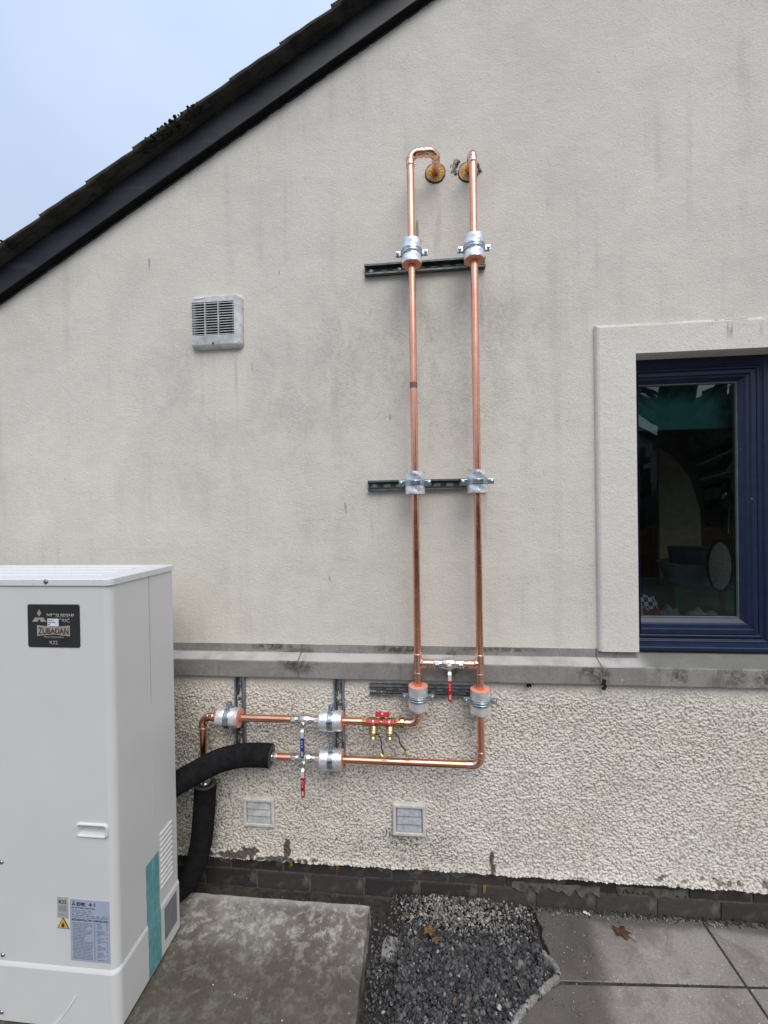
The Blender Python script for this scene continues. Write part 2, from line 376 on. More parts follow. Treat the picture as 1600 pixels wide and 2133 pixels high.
fr = nt.nodes.new('ShaderNodeFresnel'); fr.inputs[0].default_value = 1.6
mx = nt.nodes.new('ShaderNodeMixShader'); oo = nt.nodes.new('ShaderNodeOutputMaterial')
nt.links.new(fr.outputs[0], mx.inputs[0]); nt.links.new(tr.outputs[0], mx.inputs[1]); nt.links.new(gl.outputs[0], mx.inputs[2]); nt.links.new(mx.outputs[0], oo.inputs[0])
M['glass'] = g
M['room'] = plain('room_wall', (.62,.60,.55), .9)

m = MT('concrete_slab', .8, spec=.35)
big = m.rng(m.noise(3.2, 6, .6), .34, .66)
b0 = m.mix(big, (.15,.132,.112), (.27,.25,.225))
b0 = m.mix(m.math('MULTIPLY', m.rng(m.noise(26, 8, .72, dist=.3), .47, .62), .75), b0, (.50,.475,.44))
b0 = m.mix(m.math('MULTIPLY', m.rng(m.noise(70, 6, .7), .5, .68), .7), b0, (.085,.075,.062))
sx = m.n('SeparateXYZ'); m.l(m._tc.outputs['Object'], sx.inputs[0])
damp = m.rng(m.math('ADD', sx.outputs[1], m.math('MULTIPLY', m.noise(7, 4), .16)), -.30, -.11, 1, 0)      # wet stain spreading from the front
b0 = m.mix(m.math('MULTIPLY', damp, .74), b0, (.068,.056,.043))
edge = m.rng(sx.outputs[1], -.135, -.095)
b0 = m.mix(m.math('MULTIPLY', edge, .5), b0, (.52,.50,.47))
wh = m.rng(m.voro(60), .14, .08); b0 = m.mix(m.math('MULTIPLY', wh, m.rng(m.noise(14, 1), .58, .62)), b0, (.8,.79,.76))
m.color(b0); m.roughness(m.rng(damp, 0, 1, .85, .5)); m.bump(m.noise(60, 6, .65), .6, .004); m.bump(m.noise(300, 2), .4, .001); M['slab'] = m.m

m = MT('paving', .85, spec=.3)
b0 = m.mix(m.rng(m.noise(3.5, 5), .3, .7), (.235,.212,.19), (.335,.305,.278))
b0 = m.mix(m.math('MULTIPLY', m.rng(m.noise(190, 3), .42, .7), .6), b0, (.17,.158,.15))
b0 = m.mix(m.math('MULTIPLY', m.rng(m.noise(120, 4), .55, .72), .5), b0, (.50,.48,.46))
sx = m.n('SeparateXYZ'); m.l(m._tc.outputs['Object'], sx.inputs[0])
nx = m.math('MULTIPLY', m.math('SUBTRACT', m.noise(4.5, 4), .5), .12)
wet = m.rng(m.math('ADD', m.math('ADD', sx.outputs[0], m.math('MULTIPLY', sx.outputs[1], -.22)), nx), .60, .69, 1, 0)   # damp patch beside the gravel
mot = m.math('MULTIPLY', m.rng(m.noise(8, 7, .7, dist=.5), .46, .66), .55)
b0 = m.mix(mot, b0, (.13,.11,.09))
wet2 = m.rng(m.math('ADD', sx.outputs[1], m.math('MULTIPLY', nx, .6)), -.075, -.04)      # damp strip along the wall
wet = m.math('MAXIMUM', wet, m.math('MULTIPLY', wet2, .85))
b0 = m.mix(m.math('MULTIPLY', wet, .72), b0, (.058,.049,.043))
wh = m.rng(m.voro(75), .13, .08); b0 = m.mix(m.math('MULTIPLY', wh, m.rng(m.noise(16, 1), .57, .6)), b0, (.75,.74,.72))
m.color(b0); m.roughness(m.rng(wet, 0, 1, .8, .36)); m.bump(m.noise(230, 3), .6, .0016); M['paving'] = m.m
M['soil'] = plain('soil', (.040,.034,.028), .95, var=.5, scale=40, bump=1, bscale=90, bdist=.006)
M['lawn'] = plain('far_ground', (.07,.075,.06), .95, var=.4, scale=2)
m = MT('gravel', .8, spec=.35); ca = m.n('Attribute'); ca.attribute_name = 'stone'
m.color(m.mix(m.math('MULTIPLY', m.rng(m.noise(160, 4), .4, .7), .4), ca.outputs['Color'], (.03,.03,.032))); m.bump(m.noise(300, 3), .4, .001); M['gravel'] = m.m
M['rubble'] = plain('broken_concrete', (.25,.24,.22), .9, var=.3, scale=50, bump=.9, bscale=130, bdist=.004)
M['leaf'] = plain('dead_leaf', (.085,.038,.026), .75, var=.4, scale=60)
M['leaf2'] = plain('brown_leaf', (.16,.085,.03), .8, var=.4, scale=70)
M['twig'] = plain('twig', (.10,.075,.05), .9)
M['pinkstone'] = plain('pink_stone', (.42,.22,.16), .8, bump=.4)
M['white_stone'] = plain('white_stone', (.62,.61,.58), .8, bump=.4)

# ------------------------------------------------------------------ the ground
MB().add([(-60,-60,-.05),(60,-60,-.05),(60,60,-.05),(-60,60,-.05)], [(0,1,2,3)]).build('ground', M['lawn'])
tag(bpy.data.objects['ground'], kind='structure')
nx_, ny_ = 90, 60
X, Y = np.meshgrid(np.linspace(-2.4,.9,nx_), np.linspace(-1.1,.0,ny_), indexing='ij')
Z = -.035 + .022*vnoise(X+5,Y+5,9,3) + .008*vnoise(X+5,Y+5,40,4)
gv = [(x,y,z) for x,y,z in zip(X.ravel(),Y.ravel(),Z.ravel())]
gf = [(i*ny_+j,(i+1)*ny_+j,(i+1)*ny_+j+1,i*ny_+j+1) for i in range(nx_-1) for j in range(ny_-1)]
tag(MB().add(gv, gf, True).build('soil_bed', M['soil']), kind='structure')

# paving: separate flags with open joints, the nearest corner broken off beside the gravel
pav = bpy.data.objects.new('paving', None); C.objects.link(pav); tag(pav, kind='structure')
def row_y(x, k):
    base = (-.006, -.2655+.061*(x-.48), -.86+.05*(x-.48), -1.46, -2.06, -2.66, -3.26, -3.86)
    return base[k]
xs = [-2.0,-1.38,-.78,-.18,.42,1.024,1.63,2.23,2.83]
def flag(x0, x1, k, cut=None):
    g_ = .004; za = .0 + rnd.uniform(-.0015,.0015)
    pts = cut if cut else [(x0+g_,row_y(x0,k+1)+g_),(x1-g_,row_y(x1,k+1)+g_),(x1-g_,row_y(x1,k)-g_),(x0+g_,row_y(x0,k)-g_)]
    n = len(pts)
    b = MB().add([(x,y,za) for x,y in pts]+[(x,y,-.045) for x,y in pts],
             [tuple(range(n)), tuple(reversed(range(n,2*n)))]+[(i+n,(i+1)%n+n,(i+1)%n,i) for i in range(n)])
    b.build('paving_slab', M['paving'], pav, .002, 1)
for k in range(7):
    for x0, x1 in zip(xs, xs[1:]):
        if k < 2 and x0 < .4: continue
        if k == 0 and x0 == .42:
            e = [(.405,-.262)] + [(.418+.008*math.sin(i*2.3), -.26+i*.028) for i in range(1,9)] + [(.40,-.008)]
            flag(x0, x1, k, [(.412,-.262),(1.020,-.2285),(1.020,-.010)] + [(x,y) for x,y in reversed(e)][:-1]); continue
        if k == 1 and x0 == .42:
            e = [(.425,-.272),(.395,-.288),(.372,-.302),(.352,-.318),(.335,-.330),(.312,-.345),(.296,-.362),(.272,-.378),(.25,-.40),(.225,-.43),(.205,-.47),(.19,-.52),(.185,-.6),(.185,-.86)]
            flag(x0, x1, k, list(reversed(e))[:1] + [(1.020,-.833),(1.020,-.2366)] + e[:-1]); continue
        flag(x0, x1, k)

# grit and moss filling the open joints of the paving
q_ = MB().add([(.43,-.60,-.0035),(2.83,-.60,-.0035),(2.83,-.004,-.0035),(.43,-.004,-.0035)], [(0,1,2,3)]).build('joint_grit', M['soil'], pav)
for _ in range(260):
    if rnd.random() < .55: x = rnd.uniform(.5,1.35); pts_j = (x, row_y(x,1)+rnd.gauss(0,.003))
    else: pts_j = (1.0225+rnd.gauss(0,.003), rnd.uniform(-.5,-.02))
    JG = globals().setdefault('JG', []); JG.append(pts_j)
# the low concrete slab the heat pump stands on
sl = MB(); pr = []
N = 60
top = [(-2.2+ (1.98)*i/N, -.0935+.004*(rnd.random()-.5)) for i in range(N+1)]
side = [(-.221+.006*(rnd.random()-.5)+.01*(i/30), -.0935-.9*i/30) for i in range(1,31)]
poly = [(-2.2,-1.0)] + list(reversed(side)) + list(reversed(top))
n = len(poly)
sl.add([(x,y,.04) for x,y in poly]+[(x+.003*(rnd.random()-.5)+(.006 if x > -.3 else 0),y,-.045) for x,y in poly], [tuple(range(n)), tuple(reversed(range(n,2*n)))]+[(i+n,(i+1)%n+n,(i+1)%n,i) for i in range(n)])
tag(sl.build('concrete_slab', M['slab'], None, .006, 2), 'low stained grey concrete slab under the heat pump', 'slab')

# gravel: angular slate chippings, one mesh of real stones
def hull_stone(c, s, seed):
    q = np.random.default_rng(seed)
    v = np.array([(1,0,0),(-1,0,0),(0,1,0),(0,-1,0),(0,0,1),(0,0,-1),(.6,.6,.55),(-.6,.6,-.5),(.55,-.6,.5),(-.6,-.55,.5)])
    return v
OCT_F = None
def make_stones(pts, name, mat):
    # each stone: an irregular 12-vertex lump (icosahedron jittered and flattened)
    t = (1+5**.5)/2
    iv = np.array([(-1,t,0),(1,t,0),(-1,-t,0),(1,-t,0),(0,-1,t),(0,1,t),(0,-1,-t),(0,1,-t),(t,0,-1),(t,0,1),(-t,0,-1),(-t,0,1)], float)/1.9
    ifc = np.array([(0,11,5),(0,5,1),(0,1,7),(0,7,10),(0,10,11),(1,5,9),(5,11,4),(11,10,2),(10,7,6),(7,1,8),(3,9,4),(3,4,2),(3,2,6),(3,6,8),(3,8,9),(4,9,5),(2,4,11),(6,2,10),(8,6,7),(9,8,1)])
    V, Fc, Col = [], [], []
    for i, (x,y,z,s,col) in enumerate(pts):
        v = iv*(1+.38*(nrg.random((12,1))-.5)) + .25*(nrg.random((12,3))-.5)
        v = v*np.array([1, .55+.4*nrg.random(), .35+.35*nrg.random()])*s
        a = nrg.normal(size=3); a /= np.linalg.norm(a); a[2] = abs(a[2])*1.2; a /= np.linalg.norm(a)
        th = nrg.random()*6.283; k = np.cross((0,0,1.),a) if abs(a[2])<.99 else np.array([1.,0,0]); k /= np.linalg.norm(k)
        R = np.stack([k*math.cos(th)+np.cross(a,k)*math.sin(th), -k*math.sin(th)+np.cross(a,k)*math.cos(th), a], 1)
        v = v@R.T + np.array([x,y,z]); V.append(v); Fc.append(ifc+12*i); Col.append(np.tile(np.array([*col,1.]),(12,1)))
    V = np.concatenate(V); Fc = np.concatenate(Fc); Col = np.concatenate(Col)
    me = bpy.data.meshes.new(name); me.from_pydata(V.tolist(), [], Fc.tolist()); me.update()
    at = me.color_attributes.new('stone', 'FLOAT_COLOR', 'POINT'); at.data.foreach_set('color', Col.ravel())
    me.materials.append(mat); o = bpy.data.objects.new(name, me); C.objects.link(o); return o
def mound(x, y):
    cx, cy = (x-.10)/.36, (y+.22)/.34
    return -.022 + .034*max(0,1-(cx*cx+cy*cy)**.9) + (.03*math.exp(-((y+.05)/.06)**2)*(1 if -.15 < x < .38 else 0))
pts = []
def inside(x, y):
    if y > -.03: return False
    right = .40 if y > -.27 else .42+(y+.27)*1.15*1.25
    left = -.205
    if y > -.10 and x < -.14: return False
    return left < x < right
for _ in range(20000):
    x, y = rnd.uniform(-.22,.45), rnd.uniform(-.62,-.025)
    if not inside(x,y): continue
    edge_l = x < -.10
    s = (rnd.uniform(.002,.005) if rnd.random() < .45 else rnd.uniform(.0045,.0105))*(1.25 if y < -.16 else .9)
    if rnd.random() < .08: s *= 1.5
    s *= .78
    if edge_l: 
        s *= .7
        if rnd.random() < .45: continue
    pale = math.exp(-((y+.085)/.05)**2)*math.exp(-((x-.12)/.26)**2)*.9
    g0 = rnd.uniform(.025,.10)*rnd.uniform(.6,1.5)
    col = np.array([g0*1.03, g0, g0*.99]) if rnd.random() < .6 else np.array([g0*.98, g0, g0*1.06])
    if rnd.random() < pale*1.15: col = np.array([.36,.325,.29])*rnd.uniform(.45,1.3)
    u_ = rnd.random()
    if u_ < .03: col = np.array([.16,.105,.075])*rnd.uniform(.6,1.2)
    elif u_ < .045: col = np.array([.42,.41,.39])
    elif u_ < .12: col = np.array([.19,.19,.195])
    pts.append((x,y,mound(x,y)+rnd.uniform(-.004,.012),s,col))
for _ in range(420):      # strays on the flags and the soil
    x, y = rnd.uniform(.38,.62), rnd.uniform(-.36,-.02)
    if rnd.random() < (x-.38)/.26: continue
    g0 = rnd.uniform(.10,.5); pts.append((x,y,.002,rnd.uniform(.001,.0045)*rnd.uniform(.6,1),np.array([g0,g0*.98,g0*.95])*.7))
for _ in range(140):
    x, y = rnd.uniform(.42,1.1), rnd.uniform(-.045,-.02); g0 = rnd.uniform(.1,.4)
    pts.append((x,y,.002,rnd.uniform(.002,.005),np.array([g0,g0*.98,g0*.95])))
for x, y in JG: g0 = rnd.uniform(.04,.10); pts.append((x,y,-.001,rnd.uniform(.0008,.0026),np.array([g0,g0*.95,g0*.85])))
for _ in range(240):
    x, y = rnd.uniform(-1.0,-.16), rnd.uniform(-.09,-.03); g0 = rnd.uniform(.04,.12)
    pts.append((x,y,-.02,rnd.uniform(.003,.008),np.array([g0,g0*.98,g0*.95])))
for _ in range(700):     # silt and crumbs along the foot of the plinth
    x, y = rnd.uniform(.36,1.5), -.012-abs(rnd.gauss(0,.010)); g0 = rnd.uniform(.02,.07)
    pts.append((x,y,rnd.uniform(-.002,.004),rnd.uniform(.0015,.006),np.array([g0*1.1,g0,g0*.75]) if rnd.random() < .9 else np.array([.05,.055,.02])))
tag(make_stones(pts, 'gravel', M['gravel']), 'dark slate gravel heaped between the concrete slab and the paving', 'gravel', kind='stuff')

def lump(name, mat, pts2, z0, z1, label, cat, jit=.004):
    n = len(pts2); v = [(x,y,z0) for x,y in pts2]
    cx, cy = sum(p[0] for p in pts2)/n, sum(p[1] for p in pts2)/n
    v += [(cx+(x-cx)*.93+rnd.uniform(-jit,jit), cy+(y-cy)*.93+rnd.uniform(-jit,jit), z1+rnd.uniform(-jit,jit)) for x,y in pts2] + [(cx,cy,z1+jit*.5)]
    f = [(i,(i+1)%n,n+(i+1)%n,n+i) for i in range(n)] + [(n+i,n+(i+1)%n,2*n) for i in range(n)]
    return tag(MB().add(v, f).build(name, mat, None, .002, 1), label, cat)
def strip(cl, wd):
    L, R_ = [], []
    for i,(x,y) in enumerate(cl):
        a = Vector(cl[min(i+1,len(cl)-1)])-Vector(cl[max(i-1,0)]); nn = Vector((-a.y,a.x)).normalized(); k = wd[i]
        L.append((x+nn.x*k,y+nn.y*k)); R_.append((x-nn.x*k,y-nn.y*k))
    return L + R_[::-1]
def rough_strip(cl, wd, z1, label):
    P_ = smoothpath([(x,y,0) for x,y in cl], 9); n = len(P_); m_ = 7; vs = []
    for i, p in enumerate(P_):
        d = (P_[min(i+1,n-1)]-P_[max(i-1,0)]).normalized(); nn = Vector((-d.y,d.x,0)); w_ = wd*(.75+.5*rnd.random())*(1 if 1 < i < n-2 else .55)
        for j in range(m_):
            t = j/(m_-1)*2-1; h = z1*(1-abs(t)**3)*(.75+.4*rnd.random()) if abs(t) < .99 else -.03
            q = p+nn*t*w_+Vector((rnd.uniform(-.0015,.0015),rnd.uniform(-.0015,.0015),0)); vs.append((q.x,q.y,h))
    o = MB().add(vs, [(i*m_+j,(i+1)*m_+j,(i+1)*m_+j+1,i*m_+j+1) for i in range(n-1) for j in range(m_-1)]).build('broken_edging', M['rubble'])
    return tag(o, label, 'edging')
rough_strip([(.398,-.180),(.413,-.20),(.425,-.215),(.432,-.232),(.43,-.248)], .0095, .011, 'short broken piece of pale concrete edging, against the gravel and paving')
rough_strip([(.427,-.256),(.40,-.272),(.372,-.292),(.345,-.312),(.318,-.332),(.288,-.356),(.262,-.385),(.236,-.42),(.21,-.47)], .0125, .012, 'long broken strip of pale concrete edging slanting along the gravel')
lump('flat_stone', M['rubble'], [(-.165,-.235),(-.118,-.238),(-.095,-.20),(-.10,-.165),(-.15,-.16),(-.165,-.19)], -.02, .002, 'flat grey stone lying in the gravel beside the slab', 'stone', .003)

def leaf_mesh(c, s, seed, mat, name, label, tall=.35):
    q = random.Random(seed); n = 13; v = []; f = []
    for ring, rr_ in enumerate((1., .55)):
        for i in range(n):
            a = 2*math.pi*i/n; r = s*rr_*(1+(.38*math.cos(5*a)*(1 if ring == 0 else .3))+q.uniform(-.15,.15))
            z = s*tall*(abs(math.sin(2*a+seed))*(.9 if ring == 0 else .5)+q.uniform(0,.2))
            v.append((c[0]+r*math.cos(a), c[1]+r*.8*math.sin(a), c[2]+z))
    v.append((c[0],c[1],c[2]+s*.28)); 
    f = [(i,(i+1)%n,n+(i+1)%n,n+i) for i in range(n)]+[(n+i,n+(i+1)%n,2*n) for i in range(n)]
    b = MB().add(v, f, True); b.tube([(c[0],c[1],c[2]+s*.3),(c[0]+s*.9,c[1]-s*.7,c[2]+s*.1),(c[0]+s*1.3,c[1]-s*1.2,c[2]+.002)], .0011, 5)
    o = b.build(name, mat); sm = o.modifiers.new('thickness','SOLIDIFY'); sm.thickness = .0007
    return tag(o, label, 'leaf')
leaf_mesh((.705,-.093,.003), .026, 3, M['leaf'], 'dead_leaf', 'curled dark red-brown dead leaf lying on the paving')
leaf_mesh((.005,-.185,.05), .022, 8, M['leaf2'], 'dead_leaf', 'wet brown dead leaf on the gravel heap')
leaf_mesh((.025,-.212,.047), .013, 5, M['leaf2'], 'dead_leaf', 'small olive brown leaf scrap beside the larger leaf on the gravel')
tag(make_stones([(.085,-.215,mound(.085,-.215)+.013,.008,np.array([.5,.27,.2]))], 'pebble', M['pinkstone']), 'pinkish pebble on top of the dark gravel', 'pebble')
tag(make_stones([(.115,-.112,mound(.115,-.112)+.012,.008,np.array([.6,.6,.6]))], 'pebble', M['white_stone']), 'white pebble on the pale part of the gravel', 'pebble')
tag(make_stones([(.60,-.03,.008,.011,np.array([.6,.6,.6])),(.612,-.034,.006,.007,np.array([.6,.6,.6]))], 'pebble', M['white_stone']), 'white stone chip on the paving against the brick plinth', 'pebble')
for k, (a, b_) in enumerate((((.09,-.05,.05),(.16,-.09,.045)),((-.08,-.25,.03),(-.01,-.215,.05)),((.02,-.12,.045),(.10,-.118,.048)))):
    lab = ('thin straight twig on the gravel nearest the wall','dark twig on the gravel beside the brown leaf','dark twig across the pale patch of gravel')[k]
    mid = Vector(a).lerp(Vector(b_),.5)+Vector((.004,.006,.004))
    tag(MB().tube(smoothpath([a,mid,b_],4), .0012, 5).build('twig', M['twig']), lab, 'twig', 'twigs on the gravel')

# ------------------------------------------------------------------ the house
house = thing('house', 'cream rendered house gable with black barge board and stone ledge', 'house', (0,0,0))
def zg(x): return 3.527+.567*x            # underside of the verge along the gable
AX, RX = 2.6, 7.0                         # apex, right end
def zroof(x): return zg(x) if x <= AX else zg(AX)-.567*(x-AX)
X0, ZT = -2.5, 1.008                      # left corner of the wall, foot of the upper wall
OX0, OX1, OZ0, OZ1 = .8135, 2.25, .985, 2.131     # window opening
gw = MB()
cols = [X0, OX0, OX1, AX, RX]
def quad(pts): gw.add([(x,0,z) for x,z in pts], [tuple(range(len(pts)))])
quad([(X0,ZT),(OX0,ZT),(OX0,OZ1),(OX0,zroof(OX0)),(X0,zroof(X0))])
quad([(OX0,OZ1),(OX1,OZ1),(OX1,zroof(OX1)),(OX0,zroof(OX0))])
quad([(OX1,ZT),(AX,ZT),(AX,zroof(AX)),(OX1,zroof(OX1)),(OX1,OZ1)])
quad([(AX,ZT),(RX,ZT),(RX,zroof(RX)),(AX,zroof(AX))])
for (xa,za,xb,zb) in ((OX0,OZ0,OX0,OZ1),(OX0,OZ1,OX1,OZ1),(OX1,OZ1,OX1,OZ0)):   # reveals
    gw.add([(xa,0,za),(xa,.22,za),(xb,.22,zb),(xb,0,zb)], [(0,1,2,3)])
gw.add([(X0,0,-.05),(X0,6,-.05),(X0,6,zroof(X0)),(X0,0,zroof(X0))], [(3,2,1,0)])
gw.add([(RX,0,-.05),(RX,6,-.05),(RX,6,zroof(RX)),(RX,0,zroof(RX))], [(0,1,2,3)])
gw.build('gable_wall', M['render'], house)
# raised render band round the window
sr = MB()
TX, TZ = .668, 2.247
def band(x0,x1,z0,z1,y):
    sr.box(x0,x1,y,.0005,z0,z1)
prof = [(0,-.0005),(0,-.010),(.004,-.018),(.010,-.0215),(.0,0)]
e0 = [(TX,-.0005),(TX+.001,-.012),(TX+.006,-.019),(TX+.013,-.0215)]
inn = .0025
# left leg (rounded outer edge) and head, built as one swept profile from sill to right end
path_o = [(0,ZT-.003),(0,None)]
sv = []; sf = []
def leg_row(z, zin, cut):
    return [(TX+dx, y, z+dz) for dx,y,dz in cut]
cut = [(0,-.0002,0),(.001,-.011,-.001),(.005,-.0175,-.005),(.012,-.0210,-.012),(.145-inn+.0005,-.0210,-.1155),(.145-inn+.0005,.0,-.1155)]
low = [(TX+dx,y,ZT-.003) for dx,y,dz in cut]; up = [(TX+dx,y,TZ+dz) for dx,y,dz in cut]; rt = [(2.4,y,TZ+dz) for dx,y,dz in cut]
nL = 24
rows = [[tuple(Vector(a).lerp(Vector(b_),k/nL)) for a,b_ in zip(low,up)] for k in range(nL+1)] + [[tuple(Vector(a).lerp(Vector(b_),k/nL)) for a,b_ in zip(up,rt)] for k in range(1,nL+1)]
vv = [p for r_ in rows for p in r_]; q = len(cut)
ff = [(i*q+j,i*q+j+1,(i+1)*q+j+1,(i+1)*q+j) for i in range(len(rows)-1) for j in range(q-1)]
sr.add(vv, ff, False); sr.add(low, [tuple(range(q))])
sr.build('window_surround', M['surround'], house)

# stone coping over the thicker lower wall
YF = -.055
for x0, x1 in ((-2.5,-1.672),(-1.668,-.503),(-.499,.660),(.664,1.845),(1.849,3.2),(3.204,7.0)):
    cb = MB()
    pr_ = [(.02,.86),(.02,ZT-.001),(-.0035,ZT+.004),(-.0045,.9775),(YF+.003,.9605),(YF,.957),(YF+.001,.893),(YF+.004,.889),(-.02,.889)]
    xs_ = [x0]+[x0+(x1-x0)*k/16 for k in range(1,16)]+[x1]
    # under the window the weathering runs back to the frame and there is no upright band
    def prof_at(x):
        if x > OX0+.0005: return [(.02,.86),(.06,.9915),(.055,.9920),(-.0045,.9775),(YF+.003,.9605),(YF,.957),(YF+.001,.893),(YF+.004,.889),(-.02,.889)]
        return pr_
    if x0 < OX0 < x1: xs_ = sorted(set(xs_+[OX0,OX0+.001]))
    vs = []
    for x in xs_:
        for y,z in prof_at(x): vs.append((x, y+rnd.uniform(-.0006,.0006), z+rnd.uniform(-.0006,.0006)))
    q = len(pr_); nn = len(xs_)
    fs = [(i*q+j,(i+1)*q+j,(i+1)*q+(j+1)%q,i*q+(j+1)%q) for i in range(nn-1) for j in range(q)]
    fs += [tuple(range(q)), tuple(reversed(range((nn-1)*q,nn*q)))]
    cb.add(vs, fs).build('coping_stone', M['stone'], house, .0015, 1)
for xj in (-.501,.662):
    jp = [(.02,.861),(.02,ZT-.002),(-.002,ZT+.002),(-.0032,.9768),(YF+.0042,.9592),(YF+.0015,.956),(YF+.0022,.894),(YF+.005,.8905),(-.02,.8905)]
    MB().add([(x,y,z) for x in (xj-.004,xj+.004) for y,z in jp], [(j,9+j,9+(j+1)%9,(j+1)%9) for j in range(9)]).build('mortar_joint', M['joint'], house)
# mossy tufts hanging from the open joint
b = MB()
for k in range(34):
    x = .668+rnd.gauss(0,.003); z = rnd.uniform(.876,.912); y = YF-.001+rnd.uniform(-.003,.004)
    b.obox((x,y,z), (1,0,0),(0,1,0),(0,0,1), (rnd.uniform(.001,.003),rnd.uniform(.001,.002),rnd.uniform(.002,.006)))
for k in range(26):
    x = .40+rnd.gauss(0,.006); z = .886+rnd.uniform(-.008,.002); b.obox((x,YF+.004,z),(1,0,0),(0,1,0),(0,0,1),(.0015,.002,rnd.uniform(.001,.004)))
tag(b.build('moss', M['moss'], house), kind='stuff')

# roughcast lower wall: real pebbly relief
RX0, RX1, RZ0, RZ1, RY = -2.5, 2.6, .1365, .8895, -.030
def roughcast(x0, x1, step, name):
    nx, nz = int((x1-x0)/step)+1, int((RZ1-RZ0)/step)+1
    x = np.linspace(x0,x1,nx); z = np.linspace(RZ0,RZ1,nz); X, Z = np.meshgrid(x,z,indexing='ij')
    wx = X+.004*(vnoise(X+9,Z+9,40,21)-.5)*2; wz = Z+.004*(vnoise(X+9,Z+9,40,22)-.5)*2
    H = np.zeros_like(X)
    for sp, amp, seed, R in ((.0080,.0052,31,.68),(.0052,.0024,32,.8)):
        g_ = np.random.default_rng(seed); px, pz, pa = g_.random((256,256)), g_.random((256,256)), g_.random((256,256))
        ci, cj = np.floor(wx/sp).astype(int), np.floor(wz/(sp*.92)).astype(int)
        for a in (-1,0,1):
            for b2 in (-1,0,1):
                i, j = (ci+a)%256, (cj+b2)%256
                dx = wx/sp-(ci+a+px[i,j]); dz = wz/(sp*.92)-(cj+b2+pz[i,j])
                d2 = (dx*dx+dz*dz)/(R*R*(.45+.65*pa[i,j]))
                H = np.maximum(H, amp*(.45+.55*pa[i,j])*np.clip(1-d2,0,1)**.8) if sp > .006 else H + amp*.55*np.clip(1-d2,0,1)**2*(pa[i,j])
    H = H*(.55+.9*vnoise(X+3,Z+3,16,41)) + .0022*(vnoise(X+1,Z+1,210,46)-.4)*np.clip(H/.002,0,1)
    g_ = np.random.default_rng(77)                                  # odd larger stones thrown among the rest
    for k in range(2600):
        cx, cz, rr2, aa = g_.uniform(x0,x1), g_.uniform(RZ0,RZ1-.03), g_.uniform(.0045,.0085), g_.uniform(.004,.0072)
        i0, i1 = int((cx-rr2-x0)/step), int((cx+rr2-x0)/step)+2; dzs = (RZ1-RZ0)/(nz-1); j0, j1 = int((cz-rr2-RZ0)/dzs), int((cz+rr2-RZ0)/dzs)+2
        sl = (slice(max(i0,0),i1),slice(max(j0,0),j1)); d2 = ((X[sl]-cx)**2+((Z[sl]-cz)*g_.uniform(1,1.5))**2)/rr2**2
        H[sl] = np.maximum(H[sl], aa*np.clip(1-d2,0,1)**.6)
    smooth_top = np.clip((RZ1-Z-.012+.03*(vnoise(X+1,Z*0+2,9,44)-.5))/.07,0,1)        # floated smoother under the coping
    H *= .30+.70*smooth_top
    W_ = .006*(vnoise(X+2,Z+2,3,42)-.5)+.003*(vnoise(X+2,Z+2,9,43)-.5)
    Yv = RY-H-W_
    kick = np.clip((RZ0+.030-Z)/.03,0,1); Yv -= .007*kick                               # bell-cast kick at the foot
    Zv = Z+np.where(np.arange(nz)[None,:]==0,.007*(vnoise(X,Z,60,45)-.4),0)
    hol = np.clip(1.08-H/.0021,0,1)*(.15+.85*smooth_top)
    gr = np.zeros_like(X); ms = np.zeros_like(X); nz1 = vnoise(X+7,Z+7,70,51); nz2 = vnoise(X+7,Z+7,25,52)
    def spot(cx,cz,rx,rz,k,thr=.45,ar=None):
        nonlocal gr, ms
        v = np.clip(1-((X-cx)/rx)**2-((Z-cz)/rz)**2,0,1)*k; v = np.clip((v*1.5+(nz1-.5)*1.9+(nz2-.5)*.9-thr+.05)*2.4,0,1)*np.clip(v*5,0,1)
        if ar == 'm': ms = np.maximum(ms,v)
        else: gr = np.maximum(gr,v)
    for a in ((-.567,.205,.017,.035,1.0),(-.563,.172,.018,.026,1.1),(-.725,.165,.05,.025,1.15),(-.80,.15,.12,.016,1.1),(-.60,.145,.2,.012,.9),(.25,.185,.012,.05,1.0),(.252,.155,.016,.03,1.1)): spot(*a)
    gr = np.where(gr>0,gr*.9,0)
    for cx,cz,rx,rz,k in ((-.10,.245,.16,.06,.75),(.03,.255,.13,.05,.75),(-.02,.19,.25,.08,.5),(-.93,.35,.16,.35,.6),(-.32,.21,.2,.06,.4),(-.55,.5,.5,.4,.18)):   # dirt lodged between the pebbles
        v = np.clip(1-((X-cx)/rx)**2-((Z-cz)/rz)**2,0,1)**.7*k*(.25+.9*hol)*np.clip(.2+1.5*nz2,0,1); gr = np.maximum(gr,np.clip(v,0,1)*.85)
    for a in ((1.0,.16,.20,.035,.62),(1.04,.2,.03,.10,.45),(.60,.15,.05,.02,.4),(1.25,.16,.12,.03,.5)): spot(*a,thr=.95,ar='m')
    V = np.stack([X,Yv,Zv],-1).reshape(-1,3).astype(np.float32)
    idx = np.arange(nx*nz).reshape(nx,nz)
    F_ = np.stack([idx[:-1,:-1],idx[1:,:-1],idx[1:,1:],idx[:-1,1:]],-1).reshape(-1,4).astype(np.int32)
    me = bpy.data.meshes.new(name); me.vertices.add(len(V)); me.vertices.foreach_set('co',V.ravel())
    me.loops.add(F_.size); me.loops.foreach_set('vertex_index',F_.ravel())
    me.polygons.add(len(F_)); me.polygons.foreach_set('loop_start',np.arange(0,F_.size,4,dtype=np.int32)); me.polygons.foreach_set('loop_total',np.full(len(F_),4,np.int32))
    me.update(); me.validate(); me.polygons.foreach_set('use_smooth',np.ones(len(F_),bool))
